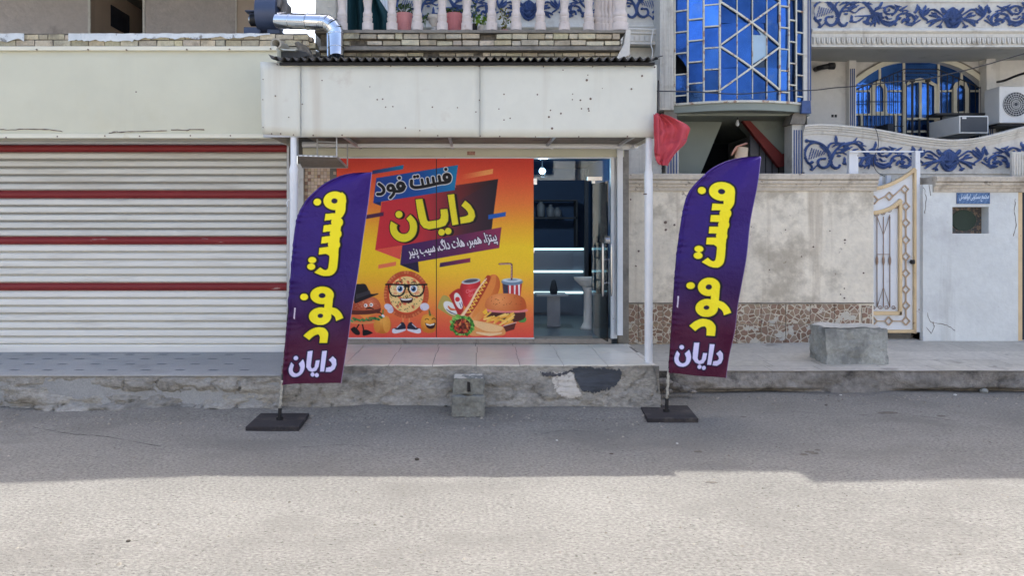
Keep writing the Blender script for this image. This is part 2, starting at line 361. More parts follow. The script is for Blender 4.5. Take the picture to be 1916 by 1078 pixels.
# ------------------------------------------------------------------ setting: road, kerbs, pavements
def axis(a, b, fa, fb, n):
    out = list(np.linspace(fa, fb, n)); g = fb+.4; st = .5
    while g < b: out.append(g); st *= 1.7; g += st
    out.append(b); g = fa-.4; st = .5; lo = []
    while g > a: lo.append(g); st *= 1.7; g -= st
    return [a]+lo[::-1]+out
def sstep(t): t = min(1, max(0, t)); return t*t*(3-2*t)
def road_z(x, y):
    if not (-9 < x < 9.5 and 3 < y < 9.3): return 0.
    e = sstep((x+9)/1)*sstep((9.5-x)/1)*sstep((y-3)/1)
    z = .011*nz(x, y*1.3, 0, .55)*e+.004*nz(x, y, 3, 3)*e
    z += sstep((y-7.75)/.5)*.075*sstep((2.1-x)/.5)*e*(.8+.5*nz(x, y, 5, 1.1))
    z += sstep((y-8.85)/.3)*.035*sstep((x-2.2)/.4)*e*(.6+.9*nz(x, y, 8, .9))
    return z
xs = axis(-400, 400, -9, 9.5, 371); ys = axis(-300, 500, 3, 9.3, 150)
me_v = [(x, y, road_z(x, y)) for y in ys for x in xs]; nx = len(xs)
b = MB(); b.v = me_v; b.f = [(j*nx+i, j*nx+i+1, (j+1)*nx+i+1, (j+1)*nx+i) for j in range(len(ys)-1) for i in range(nx-1)]; b.c = [(1, 1, 1)]*len(b.f); b.mi = [0]*len(b.f)
tag(b.build('road', m_road, smooth=True), kind='structure')
def rough_face(b, x0, x1, yf, z0f, ztop, amp, seed, lean=.12, step=.022, ledge=0):
    n = int((x1-x0)/step); m = 22
    def fn(u, v):
        x = x0+(x1-x0)*u; z = -.06+(ztop+.06)*v; e = math.sin(math.pi*min(1, v*1.0))
        f = fbm(x, z*2.0, seed, 2.3); r = fbm(x*.7, z*5, seed+5, 1.6); rid = abs(nz(x*.8, z*3.2, seed+9, 2.0))
        ck = abs(nz(x*.9, z*2.2, seed+30, 3.1)); off = lean*(1-v)**1.3+amp*(f*.9+r*.6-.8*rid-1.1*math.exp(-(ck/.035)**2))*(1-v**6)+ledge*sstep((.33-v)/.06)*(1+.6*f)
        return (x, yf-off, z+(.012*fbm(x, 0, seed, 3) if v == 1 else 0))
    b.grid(fn, n, m); return b
ZL, ZS = .395, .50
pv = empty('pavement', (-8, 8.2, 0), kind='structure')
b = MB(); b.box(-16, -2.16, 8.21, 9.86, .02, ZL); b.build('paving', m_terr, pv, bevel=.01)
b = MB(); rough_face(b, -9.5, -2.14, 8.2, 0, ZL-.004, .08, 3, .06, ledge=.05)
b.box(-16, -9.4, 8.15, 8.3, 0, ZL-.01); b.build('kerb_face', m_kerb, pv, smooth=True)
b = MB(); b.grid(lambda u, v: (-9.5+7.33*u, 8.19+(.045+.015*nz(u*60, 0, 3))*v, ZL+.004), 300, 1); b.build('pale_lip', mat('pale mortar lip', c3(186, 182, 172), .9, (20, .2)), pv)
b = MB()
for r, (py, off) in enumerate(((664, 0), (672, 31), (682, 0), (693, 31))):
    D = (H-ZL)*F/(py-CY)
    for k in range(-3, 10):
        x = -140+62*k+off+random.uniform(-2, 2); x = x*(1+.0); ln = 17
        if x > 505: continue
        X0, X1 = PX(x, D), PX(x+ln, D); b.quad((X0, D-.02, ZL+.003), (X1, D-.03, ZL+.003), (X1+.02, D+.02, ZL+.003), (X0+.02, D+.03, ZL+.003))
b.build('inlay_dashes', m_dash, pv)
sp = empty('shop_platform', (0, 8.3, 0), kind='structure')
b = MB(); b.box(-2.155, 2.0, 8.33, 9.80, .02, ZS-.012); rough_face(b, -2.16, 2.03, 8.3, 0, ZS-.012, .028, 21, .10)
b.grid(lambda u, v: (2.02+.07*fbm(u, v, 4, 3)-.05*v+.03*(1-v), 8.24+u*1.5, -.05+(ZS+.03)*v), 30, 10); b.build('platform_base', m_kerb, sp, smooth=True)
b = MB(); T = .486; rows = [8.30, 8.655, 9.14, 9.62, 9.82]
for r in range(4):
    for k in range(-5, 5):
        o = (0, 0, .012, -.01)[r]; x0, x1 = k*T+o, (k+1)*T+o; x0, x1 = max(x0, -2.15), min(x1, 1.995)
        if x1-x0 < .05: continue
        g = random.uniform(.93, 1.03); b.col = (g, g*random.uniform(.985, 1), g*random.uniform(.975, 1)); b.box(x0+.003, x1-.003, rows[r]+.003, rows[r+1]-.003, ZS-.02, ZS+random.uniform(-.0012, .0012))
b.build('floor_tiles', m_tile, sp)
b = MB(); b.box(-2.15, 1.99, 8.305, 9.815, ZS-.03, ZS-.006); b.build('grout_bed', m_grout, sp)
# dark paint patch and white splash on the platform face
def face_pt(x, y, off=.0):
    X = PX(x, 8.2); z = PZ(y, 8.2); v = (z+.06)/(ZS-.012+.06); f = fbm(X, z*2.0, 21, 2.3); r = fbm(X*.7, z*5, 26, 1.6); rid = abs(nz(X*.8, z*3.2, 30, 2.0))
    o = .10*max(0, 1-v)**1.3+.028*(f*.9+r*.6-.8*rid)*(1-min(v, 1)**6); return Vector((X, 8.3-o-off, z))
def splash(name, poly, m, off, hole=None):
    xs_ = np.arange(min(p[0] for p in poly)-4, max(p[0] for p in poly)+4, 1.3); ys_ = np.arange(min(p[1] for p in poly)-4, max(p[1] for p in poly)+4, 1.3)
    X, Y = np.meshgrid(xs_, ys_); d = sd_poly(X, Y, poly); bb = MB()
    nn = np.array([[3.0*fbm(a, q, 2, .16)+2.4*nz(a, q*.3, 7, .5) for a in xs_] for q in ys_]); k = (d+nn) < 0
    for j in range(len(ys_)-1):
        for i in range(len(xs_)-1):
            if k[j, i]: bb.quad(face_pt(xs_[i], ys_[j], off), face_pt(xs_[i]+1.3, ys_[j], off), face_pt(xs_[i]+1.3, ys_[j]+1.3, off), face_pt(xs_[i], ys_[j]+1.3, off))
    return bb.build(name, m, sp, smooth=True)
splash('dark_paint_patch', catmull([(1066, 696), (1085, 690), (1110, 690), (1150, 694), (1165, 698), (1163, 712), (1150, 724), (1130, 732), (1105, 736), (1088, 728), (1080, 712), (1074, 700)]), mat('dark grey paint', c3(66, 70, 76), .85, (4, .2)), .010)
splash('white_splash', catmull([(1036, 700), (1060, 698), (1074, 702), (1080, 722), (1086, 742), (1060, 746), (1042, 735), (1034, 715)]), mat('white plaster splash', c3(196, 192, 184), .9, (14, .15), stain=(14, .5, .1, c3(140, 134, 126), .8)), .006)
splash('tar_smear', catmull([(1012, 699), (1040, 701), (1064, 697), (1062, 701), (1035, 707), (1015, 704)]), mat('tar', c3(74, 74, 78), .8), .012)
# right pavement, slightly rising towards the back right
def zr(x, y): return .275+.02*(y-9.15)+.045*sstep((x-2)/5)*(y-9.15)/2*1.2+.006*nz(x, y, 2, 1.2)
pr = empty('pavement', (6, 9.2, 0), kind='structure')
b = MB(); b.grid(lambda u, v: (2.0+12*u, 9.13+2.6*v, zr(2.0+12*u, 9.13+2.6*v)-.004), 60, 14)
b.build('bedding', m_grout, pr, smooth=True)
b = MB(); sx_ = .62
for r, (ya, yb) in enumerate(((9.13, 9.42), (9.42, 9.75), (9.75, 10.3), (10.3, 10.9), (10.9, 11.6))):
    x = 2.0
    while x < 13.9:
        wd = random.choice((.5, .62, .8)) if r < 2 else random.choice((1.0, 1.4, 1.8)); xe = min(x+wd, 14); g = random.uniform(.9, 1.05); b.col = (g, g, g*random.uniform(.97, 1.0)); gp = .003 if r < 2 else .0015
        def fn(u, v, x=x, xe=xe, ya=ya, yb=yb, gp=gp): X = x+gp+(xe-x-2*gp)*u; Y = ya+gp+(yb-ya-2*gp)*v; return (X, Y, zr(X, Y)+.003)
        b.grid(fn, 6, 4); x = xe
b.build('paving_slabs', m_pave, pr)
b = MB(); n = 340
def fk(u, v):
    x = 2.0+8.5*u; ztop = zr(x, 9.13); z = -.06+(ztop+.06)*v; f = fbm(x, z*2, 41, 2.0); und = .13*sstep((.36-v)/.08)*(1-sstep((.17-v)/.1))*sstep(.5+2*nz(x, 0, 4, .55))
    off = .02*(1-v)+.05*(f-.3*abs(nz(x, z*2, 12, 3)))*(1-v**5)-und+.09*sstep((.14-v)/.05)*(.6+f)*sstep((6.3-x)/.5); return (x, 9.14-off, z)
b.grid(fk, n, 18); b.box(10.4, 14, 9.1, 9.2, 0, .28); b.build('kerb_face', m_kerb2, pr, smooth=True)
# ------------------------------------------------------------------ the one-storey brick shop row
sb = empty('shop_building', (-3, 9.9, 0), 'low yellow brick shop building with grey roller shutter and glazed fast food front', 'shop building')
def brick_row(b, x0, x1, y, z0, z1, dep=.11, miss=0.0, L=.235, ph=0., rag=0, face=.012):
    x = x0-ph
    while x < x1:
        l = L*random.uniform(.85, 1.06) if random.random() > .18 else L*random.uniform(.4, .6); a, c = max(x, x0), min(x+l-.014, x1); x += l
        if c-a < .04 or random.random() < miss: continue
        g = random.uniform(.72, 1.1); b.col = (g*random.uniform(.97, 1.03), g*random.uniform(.94, 1.0), g*random.uniform(.85, 1.0)); j = .004; t = random.uniform(-.004, .008)
        b.box(a, c, y-face+t, y+dep, z0+.005, z1-.006-random.uniform(0, .006)*(1+rag*2), j)
X_RE = PX(1168, 9.95)
b = MB(); zt = 4.615
for r in range(7):
    z1 = 4.60-.085*r
    brick_row(b, -11, PX(578, 9.9), 9.9, z1-.085, z1, ph=.11*(r % 2), miss=.03 if r == 0 else 0, rag=r == 0)
    if r == 2: continue
for r, (ya, yb) in enumerate(((61, 73), (74, 85), (94.5, 103.5), (104.5, 115), (116, 127), (128, 139))):
    brick_row(b, PX(640 if r < 2 else 590, 9.9), X_RE-(0 if r < 2 else .06)-random.uniform(0, .08), 9.9 if r < 2 else 9.96, PZ(yb, 9.9), PZ(ya, 9.9), ph=.1*(r % 2), miss=.04, rag=1)
for r in range(5):   # broken stepped end
    z1 = 4.58-.085*r; brick_row(b, PX(560, 9.9), PX(584+6*r, 9.9), 9.93, z1-.085, z1, miss=.1, rag=2)
b.build('brickwork', m_brick, sb)
b = MB(); b.box(-11, PX(575, 9.9), 9.905, 10.1, 3.0, 4.60); b.box(PX(575, 9.9), PX(598, 9.9), 9.93, 10.1, 3.0, 4.36, .02); b.box(PX(598, 9.9), X_RE-.04, 9.975, 10.2, 3.0, 4.60, .004)
b.build_parts('wall_core', m_mortar, sb)
b = MB(); b.pbox(596, 85.5, 1164, 93.5, 9.86, .3, .004); b.build('concrete_slab', m_slab, sb, bevel=.006)
b = MB()   # ragged cement screed and flashing along the parapet top
for seg in ((-620, 45), (128, 345), (345, 505)):
    x0, x1 = seg
    def fn(u, v, x0=x0, x1=x1): x = x0+(x1-x0)*u; h = 1 if x0 < 100 else (1-.8*sstep((x-430)/80)); lo = (76 if x < 250 else 71)+6*nz(x, 0, 3, .045)+3*nz(x, 0, 5, .2); return P(x, 62+1.2*nz(x, 2, 0, .05)+(lo-62)*v*max(.25, h), 9.868-.006*v+.004*nz(x, v, 0, .2))
    b.grid(fn, 60, 3)
b.build('parapet_flashing', mat('peeling white flashing', c3(214, 216, 214), .8, (9, .12), stain=(7, .58, .06, c3(110, 104, 98), .8)), sb, thick=.006)
b = MB(); b.box(PX(590, 9.9), X_RE, 9.87, 10.3, 4.60, 4.64, .006); b.build('terrace_edge', m_slab, sb)
b = MB(); b.box(PX(600, 9.9), X_RE, 10.3, 12.3, 4.4, 4.62); b.box(-11, -2.2, 10.1, 17.9, 4.1, 4.3); b.build_parts('flat_roof', m_slab, sb)
b = MB()   # ragged end of the slab stack with white trim
b.prism([(PX(1148, 9.9), PZ(118, 9.9)), (PX(1176, 9.9), PZ(104, 9.9)), (PX(1178, 9.9), PZ(58, 9.9)), (PX(1170, 9.9), PZ(58, 9.9)), (PX(1166, 9.9), PZ(84, 9.9))], 9.83, 10.0)
b.build('edge_trim', m_trim, sb)
# side/pier walls
b = MB(); b.box(-11, -2.47, 9.93, 10.05, .3, 3.2); b.box(PX(1157, 9.9), 2.02, 9.9, 10.1, .2, 3.4); b.box(1.975, 2.02, 10.1, 13.5, .2, 3.4); b.box(-11, -10.8, 9.8, 18, 0, 4.3); b.build_parts('side_wall', m_slab, sb)
b = MB(); m_mos = mat('pier render', c3(120, 118, 114), .9, (3, .2)); b.box(-2.36, PX(632, 9.86), 9.88, 9.98, ZL, 3.2); b.build('pier', m_mos, sb)
b = MB()
for i in range(12):
    for j in range(26):
        x = PX(570, 9.87)+i*.042; z = 2.86-j*.045
        if x > PX(604, 9.87)+.12*math.sin(j*.6)+random.uniform(-.05, .05): continue
        b.col = random.choice([(.55, .42, .33), (.34, .2, .15), (.7, .58, .48), (.6, .5, .36), (.62, .52, .46)]); b.box(x, x+.037, 9.872, 9.885, z-.04, z)
b.build('mosaic_tiles', mat('mosaic', (.8, .75, .7), .4, vcol=True), sb)
# roller shutter
sh = MB(); red = MB(); D0 = 9.8; pit = 14.42
prof = [(-.012, 0), (-.002, .008), (.016, .020), (.021, .05), (.017, .074), (.004, .086), (-.012, .092), (-.014, .1009)]
x0, x1 = -10.9, PX(537, D0)
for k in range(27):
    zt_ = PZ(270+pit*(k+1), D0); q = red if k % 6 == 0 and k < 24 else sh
    if q is sh: g = random.uniform(.92, 1.03)-(.20 if k < 6 else .12 if k < 12 else .03 if k < 18 else 0); q.col = (g, g, g*.985)  # upper slats coloured darker, for dirt and for the canopy's shadow
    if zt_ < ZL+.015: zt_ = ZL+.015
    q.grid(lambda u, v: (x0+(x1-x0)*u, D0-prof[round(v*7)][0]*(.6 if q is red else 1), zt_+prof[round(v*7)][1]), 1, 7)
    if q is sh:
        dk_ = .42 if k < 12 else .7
        for rr_, kk_ in ((-7, dk_), (-1, dk_), (-2, .5+dk_*.45), (-6, .62+dk_*.35)): q.c[rr_] = tuple(v_*kk_*t_ for v_, t_ in zip(q.col, (1, .97, .92)))  # groove rows tinted dark: dirt lines plus painted shadow at the joins
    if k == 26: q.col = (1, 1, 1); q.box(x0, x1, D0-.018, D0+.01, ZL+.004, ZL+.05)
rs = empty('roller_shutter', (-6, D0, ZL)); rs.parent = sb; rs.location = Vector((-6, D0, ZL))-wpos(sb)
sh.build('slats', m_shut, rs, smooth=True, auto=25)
for k in range(4):
    r2 = MB(); kk = k*6; zt_ = PZ(270+pit*(kk+1), D0); r2.grid(lambda u, v: (x0+(x1-x0)*u, D0-prof[round(v*7)][0]-.002, zt_+prof[round(v*7)][1]), 40, 7); r2.build('red_slat', m_red, rs, smooth=True)
b = MB(); b.pbox(536.5, 262, 541, 656, 9.72, .1); b.pbox(556, 306, 568, 500, 9.82, .1); b.pbox(556, 500, 568, 672, 9.82, .1); b.build_parts('guide_rail', m_alu, rs, bevel=.004)
b = MB(); b.box(-10.9, x1, 9.7, 9.9, PZ(271, 9.8)-.0, PZ(262, 9.8)); b.build('lintel_box', m_alu, rs, bevel=.01)
# glazed front
gf = empty('glass_front', (0, 9.85, ZS)); gf.parent = sb; gf.location = wpos(gf)-wpos(sb)
b = MB(); b.pbox(630, 634, 1144, 644, 9.80, .25, .004); b.build('threshold', mat('stone sill', c3(150, 142, 132), .8, (9, .2), stain=(9, .55, .1, c3(112, 104, 96), .8)), gf, bevel=.01)
b = MB(); b.pbox(566, 276, 1168, 293.5, 9.80, .3); b.build('shutter_housing', m_cream, gf, bevel=.01)
b = MB(); b.pbox(556, 258, 1168, 270, 9.9, .2); b.build('lintel', m_slab, gf)
b = MB(); b.pbox(1143, 294, 1149.5, 634, 9.80, .1); b.pbox(1155, 276, 1165.5, 628, 9.76, .14); b.pbox(1149.5, 276, 1155, 634, 9.86, .1); b.pbox(630, 293.5, 1150, 296, 9.79, .06); b.pbox(630, 632.5, 1000, 634.5, 9.79, .05); b.build_parts('frame', m_white_p, gf, bevel=.004)
b = MB(); b.pbox(998.8, 297, 1143, 337, 9.85, .01); b.pbox(1109, 338.5, 1143, 633, 9.85, .01); b.pbox(632, 297, 816, 632, 9.86, .01); b.pbox(816.8, 297, 998.4, 632, 9.86, .01); b.build_parts('fixed_glass', m_glass, gf)
b = MB(); b.pbox(811, 296, 822, 633, 9.838, .008); b.build('seam_backing', m_black, gf)
b = MB()
for q in ((991, 333, 1005, 345.5), (1099, 330, 1127, 338), (1108, 338, 1114, 343.5)): b.pbox(*q, 9.835, .04)
b.build_parts('patch_fitting', m_chrome, gf, bevel=.004)
b = MB(); c = P(993, 469, 9.83); b.tube([c, c+Vector((0, .05, 0))], .05, 20); b.build('lock_plate', m_chrome, gf)
# open glass door leaf
dr = empty('glass_door', (1.63, 9.9, .575)); dr.parent = sb; dr.location = wpos(dr)-wpos(sb)
A_, B_ = Vector((1.67, 9.5, 0)), Vector((1.59, 10.28, 0)); n_ = Vector(((B_-A_).y, -(B_-A_).x, 0)).normalized()*.005
b = MB(); b.ring([[A_-n_+Vector((0, 0, z)), A_+n_+Vector((0, 0, z)), B_+n_+Vector((0, 0, z)), B_-n_+Vector((0, 0, z))] for z in (.578, 2.62)]); b.build('pane', glassmat('greenish door glass', (.60, .76, .82), .05), dr)
for s_ in (-1, 1):
    b = MB(); o_ = n_*s_*11+Vector((.0, .04, 0))
    b.tube([A_+o_+Vector((0, 0, z)) for z in (1.15, 1.2, 1.78, 1.83)], [.008, .016, .016, .008], 10)
    for z in (1.32, 1.62): b.tube([A_+Vector((0, .04, z)), A_+o_+Vector((0, 0, z))], .009, 8)
    b.build('handle', m_chrome, dr, smooth=True, auto=40)
b = MB(); b.tube([A_+Vector((-.03, .03, 1.87)), A_+Vector((.03, .03, 1.87))], .05, 14); b.build('lock', m_chrome, dr)
# interior
m_int = mat('shop interior wall', c3(40, 66, 102), .7, (1.5, .15)); m_cab = mat('grey laminate', c3(96, 108, 126), .4, (1, .05), spec=.5); m_ifl = mat('interior floor', c3(96, 108, 118), .35, (2, .1))
b = MB(); b.box(-2.3, 1.94, 13.4, 13.5, .3, 3.2); b.box(-2.35, -2.3, 10, 13.5, .3, 3.2); b.box(1.94, 1.97, 10.2, 13.4, .3, 3.2); b.box(-2.3, 1.97, 10.0, 13.5, 3.1, 3.25); b.build_parts('inner_wall', m_int, sb)
b = MB(); b.box(-2.3, 1.94, 9.99, 13.4, .3, .56); b.build('inner_floor', m_ifl, sb)
ct = empty('counter', (.3, 12.5, .56), 'grey shop counter edged with three glowing strips, seen through the open doorway', 'counter')
b = MB(); b.box(-1.6, 1.86, 12.5, 13.0, .56, 1.70)
for a, c in ((.62, .92), (.99, 1.27), (1.34, 1.64)): b.box(-1.6, 1.6, 12.475, 12.5, a, c)
b.build('body', m_cab, ct)
b = MB()
for z in (.955, 1.305, 1.68): b.box(-1.6, 1.79 if z > 1.5 else 1.78, 12.455, 12.49, z-.018, z+.014)
b.build_parts('light_strip', mat('lit strip', (.6, .8, .8), .5, emis=((.62, .9, .92), .5)), ct)
b = MB(); b.box(1.80, 1.86, 12.40, 12.47, .56, 3.0); b.build('post', m_dark, ct)
b = MB(); b.box(PX(1003, 11.1), PX(1061, 11.1), 10.95, 11.4, 1.02, 1.045); b.box(PX(1024, 11.1), PX(1048, 11.1), 11.1, 11.14, .56, 1.02)
tag(b.build('table', mat('pale laminate', c3(150, 158, 170), .4)), 'small grey table on a single panel leg inside the shop doorway', 'table')
b = MB(); cx_ = PX(1110, 10.8)-.06; b.lathe(cx_, 10.85, [(.02, 1.16), (.12, 1.19), (.2, 1.27), (.215, 1.31), (.19, 1.31), (.14, 1.25), (.02, 1.23)], 24, 1, .8); b.build('bowl', m_plast)
wb = empty('wash_basin', (cx_, 10.85, .56), 'white pedestal wash basin just inside the open glass door', 'wash basin'); o = COL.objects['bowl']; o.parent = wb; o.location -= wpos(wb)
b = MB(); b.lathe(cx_, 10.87, [(.13, .56), (.1, .6), (.07, .66), (.065, 1.1), (.09, 1.17)], 18); b.build('pedestal', m_plast, wb, smooth=True)
b = MB(); b.box(.85, 1.75, 12.9, 13.2, 2.19, 2.22); b.box(.85, 1.75, 12.9, 13.2, 2.5, 2.52); b.box(1.72, 1.75, 12.9, 13.2, 1.7, 2.5); tag(b.build('wall_shelf', m_dark), 'thin dark shelf holding pale jars on the back wall of the shop', 'shelf')
m_jar = mat('grey jar', c3(96, 104, 116), .5)
for i, px in enumerate((1012, 1030, 1043)):
    b = MB(); x = PX(px, 13.0); h = (.30, .22, .17)[i]; b.lathe(x, 13.0, [(.05, 2.222), (.07, 2.24), (.07, 2.22+h*.7), (.03, 2.22+h*.85), (.035, 2.22+h)], 14)
    tag(b.build('jar', m_jar, smooth=True), ('tall pale jar at the left end of the dark shelf', 'middle rounded pale jar on the dark shelf', 'small low pale jar right of the others on the dark shelf')[i], 'jar')
b = MB(); c = P(1036, 548, 11.1); b.lathe(c.x, 11.1, [(.05, 1.046), (.06, 1.1), (.045, 1.18), (.03, 1.24), (.012, 1.26)], 12); tag(b.build('sauce_bottle', m_dark, smooth=True), 'small dark bottle standing on the grey table inside the shop', 'bottle')
lb = empty('hanging_bulb', tuple(P(1014.5, 320, 11.2)), 'round lit white bulb glowing behind the glass above the door opening', 'light bulb')
b = MB(); c = P(1014.5, 320, 11.2); b.ring([[c+Vector((.045*math.sin(t)*math.cos(a), .045*math.sin(t)*math.sin(a), .045*math.cos(t))) for a in np.linspace(0, 2*math.pi, 14)[:-1]] for t in np.linspace(.05, 3.1, 9)]); b.build('bulb', mat('lit bulb', (1, 1, 1), .5, emis=((.85, 1, 1), 14)), lb, smooth=True)
b = MB(); b.tube([c+Vector((0, 0, .04)), c+Vector((0, 0, .45))], .006, 6); b.build('cord', m_black, lb)
pl = bpy.data.lights.new('bulb_light', 'POINT'); pl.energy = 14; pl.shadow_soft_size = .06; pl.color = (.8, .95, 1); plo = bpy.data.objects.new('bulb_light', pl); COL.objects.link(plo); plo.location = c+Vector((0, -.12, -.05))
# ------------------------------------------------------------------ canopy with white fascia, corrugated roof and poles
cn = empty('shop_canopy', (0, 8.4, ZS), 'white boxed canopy fascia with rusty bolt holes and corrugated roof over the shop front', 'canopy')
DF = 8.4
def fpanel(b, x0, x1, yt, yb): 
    def fn(u, v): x = x0+(x1-x0)*u; y = yt+(yb-yt)*v; q = P(x, y, DF); q.y -= .006*nz(q.x*1.1, q.z*1.3, 4, 1.0)+.004*math.sin(math.pi*u); return q
    b.grid(fn, 24, 8)
b = MB(); fpanel(b, 564, 897.5, 120, 255.5); fpanel(b, 898.5, 1228, 121.5, 256.5)
b.build('fascia_panel', m_white, cn, smooth=True, thick=.006)
b = MB(); b.grid(lambda u, v: P(487+3*v+(75.5-3*v)*u, 115+4*u+(250-115+1*u)*v, DF+.004), 8, 8); b.build('fascia_end_panel', m_white, cn, smooth=True, thick=.006)
b = MB(); b.box(PX(492, DF), PX(1227, DF), DF+.012, DF+.05, PZ(256, DF)+.0, PZ(248, DF)); b.box(PX(492, DF), PX(1227, DF), DF+.012, DF+.05, PZ(130, DF), PZ(122, DF))
for px in (494, 562, 733, 898, 1062, 1224): b.box(PX(px, DF)-.02, PX(px, DF)+.02, DF+.014, DF+.05, PZ(250, DF), PZ(124, DF))
b.build('fascia_frame', m_alu, cn)
b = MB(); b.box(PX(1226.5, DF), PX(1229, DF), DF-.002, 9.7, PZ(256, DF), PZ(121, DF)); b.box(PX(492, DF), PX(494, DF), DF+.05, 9.7, PZ(252, DF), PZ(121, DF)); b.build_parts('end_cheek', m_white, cn)
b = MB(); b.box(PX(560, DF), PX(1226, DF), DF+.05, 9.78, PZ(249, DF), PZ(247.5, DF)); b.build('soffit', m_slab, cn)
b = MB()
for px in (640, 840, 1040, 1190): b.box(PX(px, DF)-.015, PX(px, DF)+.015, DF+.05, 9.75, PZ(255, DF), PZ(249.5, DF))
b.build_parts('soffit_bar', m_alu, cn)
b = MB(); pts = [(602.5, 150), (565.5, 194.5), (692, 162, .6), (705.8, 186), (716, 185), (721.5, 200), (735, 199), (809, 200), (943, 176), (1005.5, 176.5), (897, 187), (1098, 149.5, 1.6), (1100, 140, .8), (1102, 207, .8), (1201.5, 141.5, 1.4), (1181.5, 166, 1), (1071.5, 175.5), (1071, 186), (1086, 187, 1.1), (1105, 184.5, 1.2), (1088, 203), (1101, 203, 1.2), (1030, 206), (1049.5, 212, 1.2), (1027, 218.5, 1.3), (933.5, 203.5), (943, 224), (954.5, 221), (1033, 240, 1.3), (1127, 165, .5), (758.5, 239), (785.5, 244, .7), (890.5, 209), (856, 201, .8), (515, 179), (540, 219), (1053.5, 130.5), (672, 119.5), (564, 119.5), (571.5, 119.5), (518.5, 120), (646, 120), (731, 123), (818.5, 123), (897, 123, 1), (1017, 124), (1109, 124), (1170, 124), (1225, 125), (508, 250), (525, 250), (549, 252), (586, 253), (640, 252.5), (819, 253.5), (898.5, 254, .9), (935, 255), (1002, 255.5), (1083, 255.5), (1174, 255), (492, 148, .6), (491.5, 186, .6), (492, 238, .6)]
for q in pts:
    r = .0092*(q[2] if len(q) > 2 else .8); c = P(q[0], q[1], DF-.012); b.tube([c, c+Vector((0, .02, 0))], [r*random.uniform(.9, 1.3), r*.8], 7)
b.build_parts('bolt_hole', m_holes, cn)
# splatter marks and thin stain patches round the holes
b = MB(); n = 0
for px0, px1 in ((505, 1235),):
    N = int((1235-500)/14.6*2)
    def cz(k, v):
        pass
fr = MB(); nw = 400; X0c, X1c = PX(503, 8.3), PX(1226, 8.3)+.03
def corr(u, v):
    x = X0c+(X1c-X0c)*u; wv = .022*math.sin(x*2*math.pi/.0895); y = 8.28+1.62*v; z = 3.895+.26*v+wv+.006*nz(x, v*2, 0, 2)+(.03*sstep((X0c+.12-x)/.12))*(1-v); return (x, y-.012*nz(x, 0, 5, 4)*(1-v), z)
fr.grid(corr, 520, 8); fr.build('corrugated_roof', m_corr, cn, smooth=True, thick=.004)
b = MB(); b.box(X0c+.1, X1c-.02, 8.36, 8.42, 3.845, 3.875); b.build('roof_purlin', m_black, cn)
b = MB(); x = PX(547.5, DF); b.lathe(x, DF+.05, [(.045, ZL), (.047, 2.62), (.052, 2.68), (.036, 2.74), (.036, 3.06)], 20); b.lathe(x, DF+.05, [(.06, ZL), (.06, ZL+.02)], 16); b.build('pole', m_white_p, cn, smooth=True, auto=40)
b = MB(); x = PX(1215.5, DF); b.lathe(x, DF+.05, [(.045, ZS), (.046, 2.60), (.046, 2.62), (.036, 2.68), (.034, 3.06)], 20); b.build('pole', m_white_p, cn, smooth=True, auto=40)
b = MB()
for py, l in ((363, 1), (404, .3), (449, .3), (550, .3), (648, .3)):
    c = P(1209, py, DF+.02); b.tube([c+Vector((.022 if l < 1 else -.03, -.0, 0)), c+Vector((.045 if l < 1 else .05, -.001, .002))], .007 if l == 1 else .009, 8)
b.build_parts('pole_bolt', m_holes, cn)
b = MB(); c = P(538.5, 375, DF); b.tube([c+Vector((.03, 0, 0)), c+Vector((.005, -.01, .01)), c+Vector((-.008, -.01, -.02)), c+Vector((-.002, -.01, -.07))], .006, 8); b.build('hook', m_white_p, cn)
# cream fascia on the left unit
fs = empty('shop_fascia', (-6, 9.3, 3.1), 'long cream sheet metal fascia board above the shuttered unit, cracked along its bottom edge', 'fascia board')
b = MB(); b.grid(lambda u, v: (-11+(PX(518.5, 9.3)+11)*u, 9.3-.012*nz(u*9, v, 0, .8)+(.05*math.exp(-((v-.055)/.03)**2)*.3), PZ(88+164*v, 9.3)), 60, 30); b.build('sheet', m_cream, fs, smooth=True)
b = MB(); b.box(-11, PX(518.3, 9.3), 9.27, 9.302, PZ(95, 9.3), PZ(87, 9.3)); b.box(-11, PX(520, 9.3), 9.26, 9.30, PZ(259, 9.3), PZ(251, 9.3)); b.build_parts('edge_trim', mat('cream edge trim', c3(222, 218, 198), .5, (2, .05), stain=(3, .6, .1, c3(200, 186, 150), .5)), fs, bevel=.004)
b = MB(); b.box(-11, PX(518, 9.3), 9.32, 9.78, PZ(257, 9.3), PZ(254, 9.3)); b.box(PX(516.5, 9.3), PX(518.4, 9.3), 9.305, 9.9, PZ(256, 9.3), PZ(88, 9.3)); b.box(-11, PX(518, 9.3), 9.31, 9.9, PZ(90.5, 9.3), PZ(88.5, 9.3)); b.build_parts('return', m_cream, fs)
b = MB()
for px, py in ((68, 92), (164, 92), (236, 92.5), (349, 92), (429, 91.5), (506, 90.5), (11, 257), (107, 255), (196, 254), (261, 254.5), (356, 253.5), (431, 253.5), (508, 254), (254.5, 171.5)):
    c = P(px, py, 9.255 if py > 200 or py < 100 else 9.29); b.tube([c, c+Vector((0, .03, 0))], .009, 8)
b.build_parts('screw', m_holes, fs)
b = MB()
for pts in ([(0, 242), (22, 243), (45, 241), (75, 241.5), (100, 243), (117, 246)], [(204, 249), (218, 246), (222, 247), (245, 246), (275, 245.5), (312, 244)], [(320, 242.5), (338, 243), (350, 244), (358, 242), (382, 242.5)], [(-90, 244), (-60, 242), (-30, 243)]):
    q = [P(x, y+random.uniform(-.5, .5), 9.283) for x, y in catmull(pts, 3)]; b.tube(q, [random.uniform(.003, .008) for _ in q], 5)
b.build_parts('crack', m_holes, fs)
